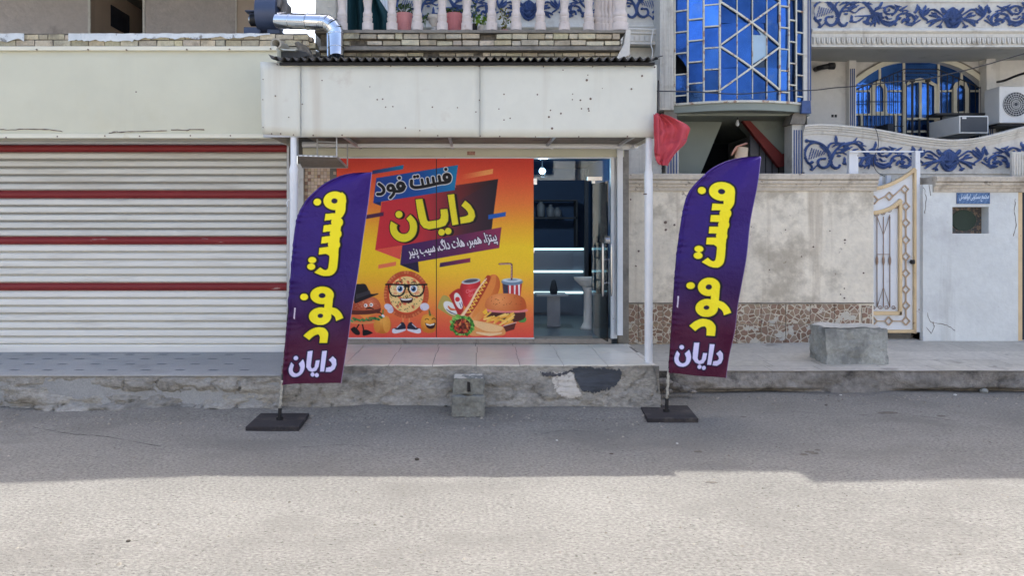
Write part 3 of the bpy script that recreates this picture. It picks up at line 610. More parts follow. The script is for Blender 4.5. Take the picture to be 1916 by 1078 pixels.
b = MB(); b.pbox(874, 283, 889, 290, 9.795, .004); b.build('sticker', mat('faded sticker', c3(170, 128, 112), .7, (60, .5)), gf)
# pipe under the fascia
b = MB(); zp = PZ(273, 9.45); b.tube([(PX(566, 9.45), 9.45, zp+.02), (PX(1150, 9.45), 9.45, zp), (PX(1176, 9.45), 9.45, zp), (PX(1183, 9.45), 9.43, zp-.0), (PX(1188, 9.45), 9.36, zp-.01)], .036, 14); b.tube([(PX(1163, 9.45), 9.45, zp), (PX(1176, 9.45), 9.45, zp)], .05, 14)
b.tube([(PX(1030, 9.45), 9.45, zp), (PX(1035, 9.45), 9.45, zp)], .043, 14)
tag(b.build('drain_pipe', m_plast, smooth=True, auto=40), 'long off white plastic pipe running under the canopy above the glass front', 'pipe')
# hanging steel cage (old air conditioner bracket)
cg = empty('hanging_tray', tuple(P(600, 300, 8.7)), 'small empty steel bracket tray hanging below the canopy beside the left pole', 'metal bracket')
fl, frr, bl, br = P(557, 291, 8.5), P(630, 293, 8.5), P(565, 313, 9.3), P(650, 313, 9.3)
b = MB(); b.quad(fl, frr, br, bl); b.build('tray', m_slab, cg, thick=.008)
b = MB(); zt2 = PZ(254, 8.5)
for p in (fl, frr, br): b.tube([p, Vector((p.x, p.y, zt2))], .009, 6)
b.tube([fl, frr], .011, 6); b.tube([frr, br], .011, 6); b.tube([bl, br], .011, 6); m1 = fl.lerp(frr, .36)+Vector((0, .3, 0)); b.tube([m1, Vector((m1.x, m1.y, zt2))], .011, 6); b.tube([m1+Vector((0, 0, .2)), P(628, 266, 8.8)], .010, 6)
b.build_parts('hanger_rod', m_alu, cg)
b = MB()
for i in range(7): a = fl.lerp(frr, .05+i*.13); c = fl.lerp(frr, .12+i*.13); b.box(a.x, c.x, a.y-.014, a.y-.004, a.z-.008, a.z+.006)
b.build('peeling_paint', m_white_p, cg)
# ------------------------------------------------------------------ roof: blower, duct, pipe stub
bf = empty('exhaust_blower', tuple(P(505, 62, 10.2)), 'dark blue centrifugal exhaust blower standing on the brick parapet', 'exhaust fan')
DB = 10.2; cb = P(506, 26, DB); R_ = .255
b = MB(); b.tube([cb+Vector((-.15, .0, 0)), cb+Vector((.13, .0, 0))], R_, 40); b.build('scroll_housing', m_fan, bf, smooth=True, auto=30, bevel=.006)
b = MB(); b.prism([(cb.x+.0, cb.z+.1), (cb.x+.16, cb.z+.05), (cb.x+.2, cb.z+.16), (cb.x+.14, cb.z+.40), (cb.x-.06, cb.z+.40)], DB-.16, DB+.2); b.box(cb.x+.15, cb.x+.24, DB-.05, DB+.2, cb.z, cb.z+.15); b.build('outlet', mat('beige grey outlet', c3(122, 118, 116), .5), bf, bevel=.008)
b = MB(); c = P(478, 37, DB); b.tube([c+Vector((-.06, 0, 0)), c+Vector((.12, 0, 0))], .085, 20); b.build('motor', m_black, bf, smooth=True, auto=30)
b = MB(); b.tube([c+Vector((-.085, 0, 0)), c+Vector((-.06, 0, 0))], [.05, .08], 20); b.build('motor_cap', m_chrome, bf, smooth=True)
b = MB(); b.pbox(458, 18, 482, 20.5, DB-.1, .3); b.pbox(456, 50, 486, 62, DB-.1, .3); b.pbox(466, 24, 480, 30, DB-.05, .2); b.pbox(484, 18, 487, 60, DB-.1, .3); b.pbox(500, 54, 524, 62, DB-.1, .3); b.build_parts('mount', m_fan, bf, bevel=.005)
dk = empty('duct', tuple(P(580, 105, 9.6)), 'shiny galvanised duct with an elbow dropping through the corrugated roof', 'duct')
Dd = 9.7; segs = [P(521, 38, 10.0), P(545, 39, 9.9), P(576, 40, 9.8), P(602, 41, 9.75), P(612, 42, 9.72), P(620, 47, 9.7), P(626, 55, 9.7), P(628, 63, 9.7), P(628.5, 90, 9.68), P(629, 108, 9.62)]
r0 = .103
b = MB(); b.tube(segs[:3], r0, 28, False); b.build('straight_segment', m_duct, dk, smooth=True)
b = MB()
for a in range(3, 8): b.tube([segs[a-1].lerp(segs[a], .02), segs[a]], r0*1.01, 28, False)
b.build('elbow', m_duct, dk)
b = MB(); b.tube(segs[7:], r0*.98, 28, False); b.build('drop_segment', m_duct, dk, smooth=True)
b = MB()
for a, k in ((1, 0), (2, 0), (3, 0), (4, 0), (5, 0), (6, 0), (7, 0), (8, 0)):
    t = (segs[a+1]-segs[a-1]).normalized(); b.tube([segs[a]-t*.006, segs[a]+t*.006], r0*1.045, 28)
b.tube([segs[7]+Vector((-.1, -.02, .05)), segs[8]+Vector((-.1, -.02, -.1)), segs[9]+Vector((-.1, -.02, 0))], .012, 8)
b.build_parts('seam_ring', m_duct, dk, smooth=True, auto=40)
b = MB()
for i in range(5): q = segs[0]+Vector((.006+.02*i, -.002*i, 0)); b.tube([q, q+Vector((.012, 0, 0))], r0*1.12, 24)
b.build('flexible_collar', m_duct, dk, smooth=True, auto=40)
b = MB(); c = P(516, 81, 9.72); ring = [c+Vector((.07*math.cos(t), 0, .07*math.sin(t))) for t in np.linspace(0, 2*math.pi, 24)[:-1]]; ri = [c+Vector((.052*math.cos(t), 0, .052*math.sin(t))) for t in np.linspace(0, 2*math.pi, 24)[:-1]]; sh_ = Vector((.09, .25, -.03)); b.ring([[p+sh_ for p in ring], ring, ri, [p+sh_ for p in ri]], caps=False)
tag(b.build('drain_spout', mat('pale clay pipe', c3(176, 168, 152), .8, (8, .15)), smooth=True, auto=40), 'short open pale pipe stub poking out of the brick parapet below the blower', 'pipe')
b = MB(); b.tube([c+Vector((.03, .12, -.01)), c+Vector((.04, .14, -.01))], .05, 16); o = b.build('pipe_inside', m_black, COL.objects['drain_spout'])
# rubble slabs behind the corrugated roof end
for i, (pts, lb_) in enumerate((([(522, 96), (552, 92), (572, 96), (580, 104), (560, 108), (524, 108)], 'dark broken slab lying on the corrugated roof corner below the pipe stub'), ([(556, 76), (572, 84), (588, 108), (578, 110), (560, 96), (550, 80)], 'tilted broken brick slab with mortar beside the duct elbow'))):
    b = MB(); b.pprism(pts, 9.5+.1*i, .25); tag(b.build('broken_slab', m_mortar if i else m_corr, bevel=.01), lb_, 'rubble slab')
b = MB(); b.pprism([(524, 90), (540, 92), (556, 92), (552, 94), (530, 93.5)], 9.45, .2); tag(b.build('white_board', m_white), 'thin white board lying on the roof corner under the pipe stub', 'board')
# ------------------------------------------------------------------ poster on the glass
cv = Canvas(630, 293.5, 998.4, 632.5, 1.3)
A = lambda p: (680+p[0]/6.843, 300+p[1]/6.843)
Bm = lambda p: (680+p[0]/6.843, 400+p[1]/6.843)
Cm = lambda p: (640+p[0]/7.19, 490+p[1]/7.19)
Dm = lambda p: (815+p[0]/6.735, 480+p[1]/6.735)
cv.fill(gradf([(293, (205, 62, 52)), (330, (222, 82, 56)), (380, (232, 124, 58)), (430, (240, 178, 44)), (462, (246, 206, 40)), (505, (244, 198, 46)), (555, (238, 156, 60)), (595, (228, 108, 66)), (632, (222, 78, 66))]))
def dp(pts, f, col, **k): cv.draw(('p', [f(p) for p in pts]), col, **k)
xg = lambda a, ca, b_, cb_: gradf([(a, ca), (b_, cb_)], 'x')
dp([(115, 130), (515, 58), (508, 112), (110, 178)], A, xg(697, (40, 50, 110), 755, (20, 130, 190)))
dp([(1250, 182), (1662, 108), (1655, 172), (1250, 248)], A, (240, 168, 100), alpha=lambda X, Y: np.clip((X-862)/50, 0, .9))
dp([(235, 535), (1725, 238), (1640, 900), (150, 1148)], A, gradf([(700, (206, 50, 62)), (790, (190, 48, 60)), (870, (80, 36, 52)), (925, (34, 28, 44))], 'x'))
dp([(1180, 320), (1725, 238), (1230, 510)], A, gradf([(850, (120, 38, 46)), (930, (26, 24, 34))], 'x'))
dp([(150, 465), (500, 405), (470, 585)], Bm, (228, 86, 74))
dp([(125, 545), (160, 500), (228, 530), (222, 582)], A, (22, 40, 92))
dp([(165, 225), (1212, 58), (1168, 380), (125, 545)], A, gradf([(700, (24, 62, 150)), (790, (18, 84, 172)), (856, (14, 128, 190))], 'x'))
dp([(35, 700), (260, 660), (258, 710), (35, 750)], A, (74, 36, 72))
dp([(1600, 697), (1825, 660), (1820, 715), (1598, 755)], A, (20, 88, 178))
dp([(498, 405), (1768, 172), (1738, 438), (470, 655)], Bm, gradf([(750, (60, 34, 96)), (850, (92, 34, 84)), (938, (142, 44, 84))], 'x'))
dp([(470, 655), (700, 613), (714, 755)], Bm, (32, 26, 62))
dp([(190, 655), (420, 612), (415, 665), (190, 705)], Bm, (238, 122, 84))
dp([(980, 630), (1370, 565), (1368, 620), (975, 685)], Bm, gradf([(822, (54, 26, 78)), (880, (142, 40, 84))], 'x'))
dp([(760, 700), (740, 560), (745, 600), (780, 690)], Bm, (240, 200, 60), alpha=0)
ss = lambda pts, w_: ('s', catmull(pts, 4), w_)
fast = [ss([(1112, 215), (1100, 262), (1055, 282), (980, 290), (900, 308), (800, 330), (700, 345), (645, 343), (615, 318), (616, 262)], 42), ('e', 1070, 215, 60, 58), ('e', 1055, 113, 21, 21),
        ('s', [(985, 292), (968, 205)], 38), ('s', [(905, 305), (890, 222)], 36), ('s', [(835, 315), (820, 235)], 36), ('s', [(765, 330), (748, 246)], 34), ('e', 655, 210, 21, 21), ('e', 694, 204, 21, 21),
        ('e', 477, 325, 60, 58), ('e', 460, 225, 22, 22), ss([(528, 335), (505, 378), (460, 395), (400, 395)], 40), ('e', 350, 352, 56, 54), ss([(400, 365), (385, 430), (345, 478)], 38), ss([(200, 303), (250, 345), (262, 395), (230, 430), (182, 432)], 40)]
holes = [('e', 1070, 215, 12, 16), ('e', 476, 327, 12, 14), ('e', 348, 355, 14, 15)]
fast = tr(fast, A, 1/6.843); holes = tr(holes, A, 1/6.843)
cv.draw(fast, (214, 218, 226), grow=1.7); cv.draw(fast, (18, 20, 30)); cv.draw(holes, (205, 208, 216))
day = [('p', catmull([(352, 92), (338, 170), (352, 250), (395, 312), (455, 350), (530, 362), (605, 335), (660, 280), (685, 210), (685, 130), (655, 65), (602, 8)], 5)+[(548, 62)]+catmull([(585, 110), (595, 170), (585, 215), (555, 250), (505, 258), (460, 240), (432, 200), (430, 158), (440, 145)], 5)), ('e', 455, 8, 46, 46),
       ('p', [(668, -184), (755, -194), (800, 16), (815, 80), (832, 98), (960, 78), (985, 60), (992, 20), (985, -55), (1075, -65), (1088, 20), (1085, 90), (1050, 150), (980, 175), (840, 200), (770, 180), (730, 130), (705, 50), (685, -60)]), ('e', 1000, 237, 43, 43), ('e', 1085, 222, 43, 43),
       ('p', [(1078, -244), (1162, -254), (1185, -80), (1218, 135), (1138, 148), (1105, -60)]),
       ('p', [(1253, -104), (1303, -172), (1370, -115), (1418, -40), (1432, 30), (1405, 90), (1360, 110), (1245, 128), (1235, 45), (1310, 30), (1342, 12), (1338, -20), (1310, -56)])]
day = tr(day, Bm, 1/6.843); sh3 = tr(day, lambda p: (p[0]+3.6, p[1]+1.2), 1)
cv.draw(sh3, (20, 18, 22), grow=1.2); cv.draw(day, (20, 18, 22), grow=1.6); cv.draw(day, (236, 222, 46))
LG = '\uFB58\uFBFF\uFE98\uFEB0\uFE8D\u060C \uFEEB\uFEE4\uFE92\uFEAE\u060C \uFEEB\uFE8E\uFE95 \uFEA9\uFE8D\uFB92\u060C \uFEB3\uFBFF\uFE90 \uFB58\uFEE8\uFBFF\uFEAE'
draw_text(cv, LG[::-1], (767.5, 486.5), (932.5, 457), 28, (232, 228, 236), outline=(40, 26, 60), grow=.5, shear=-.12)
# food drawings
def d(sh, f, col, k=1/7.19, **q): cv.draw(tr(sh if isinstance(sh, list) else [sh], f, k), col, **q)
rr = random.Random(5)
def shade(cx, cy, r, c0, c1, f):   # printed round shading
    c = f((cx, cy)); return lambda X, Y: np.array(c0, float)+(np.array(c1, float)-np.array(c0, float))*np.clip(np.hypot(X-c[0], Y-c[1])/r, 0, 1)[..., None]
# burger with a hat
d(('p', catmull([(240, 840), (215, 880), (200, 910)])+[(190, 900), (215, 850)]), Cm, (20, 20, 24)); d(ss([(225, 845), (200, 885)], 16), Cm, (20, 20, 24)); d(ss([(275, 845), (290, 915)], 18), Cm, (20, 20, 24))
d(('p', catmull([(115, 905), (160, 875), (200, 900), (240, 950), (230, 985), (180, 980), (130, 935), (115, 905)])), Cm, (22, 22, 28)); d(('p', catmull([(275, 925), (330, 915), (405, 950), (400, 968), (330, 990), (280, 990), (275, 925)])), Cm, (22, 22, 28))
d(('e', 545, 850, 118, 118), Cm, shade(520, 790, 20, (240, 178, 84), (200, 118, 44), Cm)); d(('e', 470, 850, 45, 108), Cm, (218, 148, 62), alpha=.6); d(('e', 600, 840, 50, 115), Cm, (246, 184, 84), alpha=.5); d(ss([(545, 720), (552, 650)], [26, 16]), Cm, (110, 130, 60))
d(('p', catmull([(110, 800), (250, 815), (430, 800), (425, 825), (300, 840), (150, 835), (105, 815)])), Cm, (222, 140, 84))
for i in range(26): x = 120+i*17; d(('e', x, 775+rr.uniform(-22, 20)-.06*x+15, 20, 13, rr.uniform(-40, 40)), Cm, rr.choice([(60, 130, 70), (40, 100, 60), (90, 160, 90)]))
d(('p', [(180, 700), (480, 690), (400, 720), (300, 765), (240, 720)]), Cm, (240, 150, 70))
d(('p', catmull([(110, 650), (300, 655), (500, 620), (522, 640), (500, 680), (380, 705), (200, 712), (110, 705)])), Cm, (96, 44, 40))
d(('p', catmull([(120, 650), (150, 560), (260, 500), (400, 475), (480, 510), (520, 590), (500, 630), (380, 650), (230, 655)])), Cm, shade(380, 540, 28, (222, 124, 84), (170, 74, 50), Cm))
for i in range(30): d(('e', rr.uniform(170, 490), rr.uniform(520, 630), 4, 3), Cm, (240, 200, 150))
d([('p', catmull([(185, 560), (160, 520), (185, 320), (240, 298), (310, 300), (350, 360), (385, 430), (480, 425), (478, 440), (380, 480), (260, 530), (185, 560)]))], Cm, (34, 32, 38)); d(('p', [(185, 440), (370, 385), (385, 430), (190, 500)]), Cm, (58, 56, 64))
for x, y in ((318, 588), (394, 580)): d(('e', x, y, 24, 25), Cm, (240, 238, 236)); d(('e', x-4, y, 9, 10), Cm, (20, 20, 24))
d(ss([(325, 630), (370, 620), (425, 635)], [14, 22, 10]), Cm, (40, 26, 24)); d(ss([(475, 685), (520, 690), (550, 735)], 14), Cm, (24, 24, 28)); d(('e', 552, 728, 24, 16, 40), Cm, (230, 232, 240))
# pizza with glasses
for sx2 in (820, 905): d(('s', [(sx2, 740), (sx2, 830)], 16), Cm, (226, 150, 90))
d(('e', 865, 440, 302, 318), Cm, shade(865, 440, 44, (222, 120, 70), (178, 72, 44), Cm))
for i in range(46): a = i/46*6.283; d(('e', 865+285*math.cos(a), 440+300*math.sin(a), 22, 16, math.degrees(a)), Cm, rr.choice([(228, 130, 80), (205, 98, 60), (236, 150, 96)]), alpha=.6)
d(('e', 865, 440, 248, 262), Cm, (206, 74, 44)); d(('e', 865, 440, 232, 244), Cm, (240, 204, 136))
for i in range(34): a, r = rr.uniform(0, 6.28), rr.uniform(60, 225); d(('e', 865+r*math.cos(a), 440+r*math.sin(a), 26, 17, rr.uniform(0, 90)), Cm, (222, 88, 60), alpha=.75)
for i in range(150): a, r = rr.uniform(0, 6.28), 228*math.sqrt(rr.random()); d(('e', 865+r*math.cos(a), 440+r*math.sin(a), 8, 5, rr.uniform(0, 90)), Cm, rr.choice([(40, 60, 30), (60, 50, 30), (80, 110, 50)]))
d([('e', 735, 380, 90, 82), ('e', 985, 380, 90, 82)], Cm, (246, 222, 170), alpha=.5)
for x in (780, 962): d(('e', x, 360, 50, 54), Cm, (238, 240, 240)); d(('e', x, 364, 33, 36), Cm, (50, 96, 150)); d(('e', x, 364, 18, 20), Cm, (14, 20, 34)); d(('e', x-12, 350, 8, 8), Cm, (250, 250, 250))
d([('s', [(590, 305), (640, 303), (860, 312), (1140, 305)], 22), ('s', catmull([(625, 305), (640, 400), (680, 455), (770, 460), (830, 420), (852, 350), (850, 310)]), 20), ('s', catmull([(892, 310), (900, 390), (950, 455), (1040, 460), (1090, 410), (1110, 305)]), 20), ('s', [(840, 335), (900, 335)], 20)], Cm, (16, 16, 20))
d([ss([(730, 275), (760, 262), (795, 275)], 12), ss([(930, 282), (965, 270), (1000, 285)], 12)], Cm, (44, 30, 26)); d(('e', 866, 400, 22, 30), Cm, (228, 160, 96), alpha=.8)
d(('p', catmull([(775, 490), (860, 495), (950, 485), (935, 545), (865, 555), (800, 540), (775, 490)])), Cm, (60, 22, 34)); d(('p', catmull([(785, 495), (860, 500), (940, 490), (920, 512), (860, 520), (805, 515)])), Cm, (240, 240, 240))
d([('e', 625, 610, 60, 42, 25), ('e', 650, 650, 42, 42)], Cm, (214, 210, 226)); d([('e', 1110, 605, 62, 52)], Cm, (214, 210, 226)); d([ss([(640, 640), (690, 620)], 6), ss([(630, 660), (690, 650)], 6), ss([(1070, 620), (1090, 650)], 6)], Cm, (160, 156, 190))
for fx, sg in ((770, 1), (965, -1)):
    g = lambda p, fx=fx, sg=sg: Cm((fx+(p[0])*sg, p[1])); cv.draw(tr([('p', catmull([(30, 810), (70, 830), (78, 905), (-80, 930), (-90, 900), (-30, 880), (30, 810)]))], g, 1/7.19), (34, 38, 58)); cv.draw(tr([('p', catmull([(-95, 910), (-70, 898), (-30, 915), (80, 905), (82, 925), (20, 950), (-60, 966), (-98, 950)]))], g, 1/7.19), (220, 222, 232)); cv.draw(tr([ss([(20, 840), (-30, 885)], 12)], g, 1/7.19), (200, 204, 216))
d([('e', 1170, 830, 108, 130), ('e', 1120, 830, 60, 120), ('e', 1215, 830, 58, 122)], Cm, shade(1150, 780, 20, (244, 180, 70), (206, 120, 40), Cm)); d(ss([(1185, 715), (1170, 650)], [30, 16]), Cm, (96, 104, 54))
d(('p', catmull([(1115, 820), (1180, 845), (1255, 820), (1240, 885), (1190, 905), (1140, 880), (1115, 820)])), Cm, (52, 24, 28)); d(('p', [(1125, 828), (1180, 845), (1245, 828), (1235, 850), (1185, 862), (1135, 850)]), Cm, (240, 236, 226)); d([ss([(1118, 780), (1140, 765), (1165, 778)], 10), ss([(1210, 775), (1235, 758), (1255, 772)], 10)], Cm, (60, 34, 24))
# right hand side food
k2 = 1/6.735
def e(sh, col, **q): d(sh, Dm, col, k=k2, **q)
e(('p', catmull([(25, 650), (50, 560), (100, 490), (170, 520), (230, 620), (290, 750), (250, 780), (150, 730), (25, 650)])), (176, 160, 84)); e(('e', 190, 650, 110, 62, 42), (226, 226, 224)); e(ss([(160, 630), (195, 665), (255, 672)], [16, 30, 16]), (216, 108, 60)); e(ss([(135, 665), (190, 705), (265, 735)], [6, 14, 6]), (48, 60, 92))
e(('p', catmull([(170, 490), (220, 440), (290, 405), (330, 440), (352, 640), (330, 730), (290, 745), (240, 640), (170, 490)])), (178, 44, 44)); e(('e', 288, 560, 46, 108, -18), (232, 228, 226)); e(('e', 276, 540, 30, 30), (206, 46, 54)); e([('s', [(305, 590), (322, 640)], 9), ('s', [(325, 575), (342, 625)], 7)], (70, 60, 120))
e(('p', catmull([(325, 340), (310, 380), (312, 430), (360, 620), (420, 640), (500, 600), (560, 420), (565, 330), (545, 300), (400, 310)])), gradf([(862, (170, 34, 44)), (878, (222, 60, 66)), (898, (184, 36, 46))], 'x')); e(('e', 445, 312, 118, 34, -8), (190, 196, 204)); e(('e', 445, 308, 92, 22, -8), (84, 84, 96))
draw_text(cv, 'Cherry', Dm((385, 480)), Dm((520, 445)), 8.5, (240, 170, 176), shear=.2); draw_text(cv, 'Cola', Dm((420, 510)), Dm((490, 492)), 5.5, (240, 170, 176), shear=.2)
e(('p', catmull([(310, 740), (400, 620), (520, 420), (640, 270), (740, 225), (800, 280), (812, 380), (760, 520), (640, 700), (560, 800), (460, 810), (330, 780)])), gradf([(865, (238, 176, 120)), (905, (226, 138, 66)), (938, (200, 96, 44))], 'x'))
e(ss([(400, 720), (500, 570), (600, 400), (665, 265)], [70, 84, 84, 60]), (176, 62, 36)); zz = [(410+i*12.5, 715-i*23+(0)) for i in range(19)]; e(('s', [(p[0]+(26 if i % 2 else -20), p[1]+(8 if i % 2 else -8)) for i, p in enumerate(zz)], 13), (246, 196, 84))
e(ss([(330, 760), (430, 610), (530, 420), (640, 280)], [34, 26, 22, 14]), (246, 214, 176)); e(ss([(470, 760), (600, 560), (700, 380), (740, 250)], [34, 90, 90, 50]), (228, 138, 66), alpha=.85)
e([('p', [(840, 340), (1090, 340), (1070, 500), (855, 500)])], (192, 48, 56)); e([('p', [(846, 340), (912, 340), (918, 500), (858, 500)])], (54, 52, 72))
for x in (925, 985, 1040): e(('p', [(x, 350), (x+24, 350), (x+20, 500), (x+4, 500)]), (236, 236, 240))
e(('e', 965, 320, 135, 44), (110, 134, 158)); e(('e', 965, 300, 126, 26), (196, 212, 222)); e(('e', 965, 295, 66, 13), (140, 160, 178)); e(ss([(805, 95), (940, 92), (960, 130), (958, 285)], 22), (92, 40, 50)); 
for i in range(9): e(('e', 812+i*17, 95 if i < 8 else 100, 5, 9, 30), (230, 190, 190)); e(('e', 957, 120+i*18, 9, 5, 30), (230, 190, 190))
e(('p', catmull([(1040, 780), (1110, 750), (1145, 790), (1120, 830), (1050, 830)])), (80, 150, 70))
e(('p', catmull([(640, 700), (740, 690), (1000, 700), (1125, 700), (1110, 790), (950, 830), (700, 800), (630, 740)])), (74, 36, 34)); e(('p', catmull([(630, 660), (900, 690), (1140, 665), (1130, 700), (900, 712), (660, 700)])), (226, 128, 130)); e(('p', [(590, 700), (640, 655), (660, 720), (620, 735)]), (244, 190, 60))
e(('p', catmull([(620, 610), (650, 530), (740, 480), (880, 465), (1020, 480), (1110, 530), (1142, 610), (1130, 665), (1000, 685), (750, 680), (640, 655), (620, 610)])), shade(800, 540, 46, (240, 160, 96), (190, 86, 40), Dm))
for i in range(26): e(('e', rr.uniform(700, 1090), rr.uniform(495, 620), 6, 4, rr.uniform(0, 90)), (150, 74, 36))
e(('p', [(855, 880), (1015, 835), (990, 920), (870, 955)]), (90, 40, 36)); e(('s', [(855, 878), (1018, 832)], 8), (220, 210, 206))
for i in range(24): x, y = rr.uniform(640, 960), rr.uniform(730, 850); a = rr.uniform(-50, 5); e(('s', [(x-55*math.cos(math.radians(a)), y-55*math.sin(math.radians(a))), (x+45*math.cos(math.radians(a)), y+45*math.sin(math.radians(a)))], 22), rr.choice([(244, 190, 84), (236, 168, 64), (248, 206, 112)]))
e(('p', catmull([(450, 800), (600, 820), (760, 850), (860, 900), (860, 990), (600, 1000), (430, 990), (430, 850)])), (228, 156, 92)); e(('p', catmull([(460, 800), (600, 830), (780, 870), (850, 895), (800, 945), (650, 945), (520, 890), (450, 830)])), (240, 196, 140)); e(ss([(520, 960), (680, 985), (830, 965)], [20, 40, 16]), (242, 206, 156))
for i in range(70): a = i/70*6.283; r = rr.uniform(105, 150); e(('e', 335+r*math.cos(a), 870+r*.85*math.sin(a), 22, 17, rr.uniform(0, 90)), rr.choice([(70, 140, 50), (110, 176, 74), (50, 110, 40), (140, 196, 96)]))
e(('e', 335, 880, 108, 96), (92, 36, 30))
for i in range(46): a, r = rr.uniform(0, 6.28), 96*math.sqrt(rr.random()); e(('e', 335+r*math.cos(a), 880+r*.85*math.sin(a), 22, 10, rr.uniform(0, 180)), rr.choice([(130, 54, 40), (70, 26, 24), (176, 80, 52), (214, 130, 70), (200, 60, 48)]))
cv.C *= (1+.02*rng.standard_normal(cv.C.shape[:2]))[..., None]
po = empty('window_poster', tuple(P(815, 632, 9.82)), 'orange and yellow printed poster with food drawings and Persian lettering covering the shop window', 'poster')
m_l = cv.X[0] < 816.3; 
for a, bb_ in ((0, int(m_l.sum())), (int(m_l.sum())+1, cv.nx)):
    sub = Canvas.__new__(Canvas); sub.X = cv.X[:, a:bb_]; sub.Y = cv.Y[:, a:bb_]; sub.C = cv.C[:, a:bb_]
    canvas_mesh(sub, 'print_sheet', m_print, po, lambda X, Y: np.stack([(X-CX)*9.825/F, np.full(X.shape, 9.825)+.0025*np.sin(X*.11)*np.sin(Y*.05), H+(CY-Y)*9.825/F], -1))
# ------------------------------------------------------------------ feather flags
K1 = lambda p: (1240+p[0]/4.9, 280+p[1]/4.9)
K2 = lambda p: (1230+p[0]/4.9, 500+p[1]/4.9)
yel = tr([('p', catmull([(600, 310), (635, 345), (643, 385), (640, 430), (636, 490), (622, 522), (604, 548)], 4)+[(560, 560), (540, 500), (540, 475), (548, 440)]),
   ('p', [(445, 495), (560, 500), (560, 557), (435, 557)]), ('p', [(430, 600), (570, 600), (560, 664), (422, 662)]), ('p', [(415, 705), (560, 706), (550, 769), (408, 767)]), ('p', [(392, 805), (545, 806), (545, 870), (385, 868)]),
   ('p', [(527, 560), (595, 545), (600, 600), (590, 690), (580, 780), (572, 862), (480, 870), (500, 790), (514, 690), (524, 590)]), ('e', 558, 587, 55, 52), ('e', 546, 692, 54, 52), ('e', 531, 792, 55, 52),
   ('p', [(572, 855)]+catmull([(570, 900), (562, 980), (548, 1040), (512, 1074), (470, 1080), (420, 1070), (380, 1050), (343, 1028)], 4)+[(400, 988)]+catmull([(425, 1010), (445, 1020), (462, 1018), (474, 1000), (485, 920), (483, 890), (450, 867)], 4))], K1, 1/4.9)
ring1 = tr([('e', 533, 383, 108, 88)], K1, 1/4.9); hole1 = tr([('e', 530, 385, 29, 24)], K1, 1/4.9)
dots = tr([('e', 360, 373, 38, 33), ('e', 323, 910, 39, 30), ('e', 314, 970, 39, 31)], K1, 1/4.9)+tr([('e', 296, 167, 37, 32)], K2, 1/4.9)
yel2 = tr([('e', 465, 178, 107, 85), ('p', [(572, 170), (566, 250), (560, 310), (553, 375), (480, 310), (482, 290), (485, 262), (470, 250), (500, 170)]), ('e', 448, 373, 102, 84), ('p', [(545, 300)]+catmull([(560, 305), (610, 325), (655, 370), (678, 418)], 4)+[(603, 440)]+catmull([(603, 440), (590, 400), (550, 366), (530, 360)], 4)),
   ('p', catmull([(285, 535), (330, 500), (380, 478), (430, 474), (490, 490), (525, 530), (531, 570), (523, 632)], 4)+[(442, 625)]+catmull([(448, 570), (435, 545), (405, 545), (370, 562), (340, 585)], 4))], K2, 1/4.9)
hole2 = tr([('e', 463, 180, 30, 24), ('e', 447, 370, 25, 20)], K2, 1/4.9)
wht = tr([('p', [(180, 765)]+catmull([(165, 790), (154, 825), (158, 870), (188, 905), (235, 912), (280, 890), (303, 845), (302, 795), (287, 755)], 4)+[(248, 792)]+catmull([(262, 830), (255, 865), (230, 880), (203, 868), (192, 840), (204, 795)], 4)), ('e', 221, 734, 21, 21),
   ('p', [(330, 688), (378, 690), (364, 830), (370, 850), (382, 856), (400, 845), (412, 785), (452, 785), (442, 845), (420, 880), (380, 890), (342, 872), (318, 835), (320, 780)]), ('e', 383, 913, 20, 20), ('e', 425, 924, 20, 20),
   ('p', [(473, 703), (522, 707), (497, 900), (455, 895)]), ('p', [(540, 795), (580, 765), (612, 800), (617, 850), (600, 890), (560, 912), (510, 905), (515, 866), (560, 862), (573, 845), (565, 822)])], K2, 1/4.9)
def affine(src, dst):
    Mx = np.linalg.solve(np.array([[*p, 1] for p in src], float), np.array(dst, float)); return lambda p: tuple(np.array([p[0], p[1], 1.])@Mx)
ident = lambda p: p
to1 = affine([(1313.5, 356), (1275.3, 650.2), (1348.4, 684.7)], [(594.5, 378), (553.3, 671.2), (621.2, 695.7)])
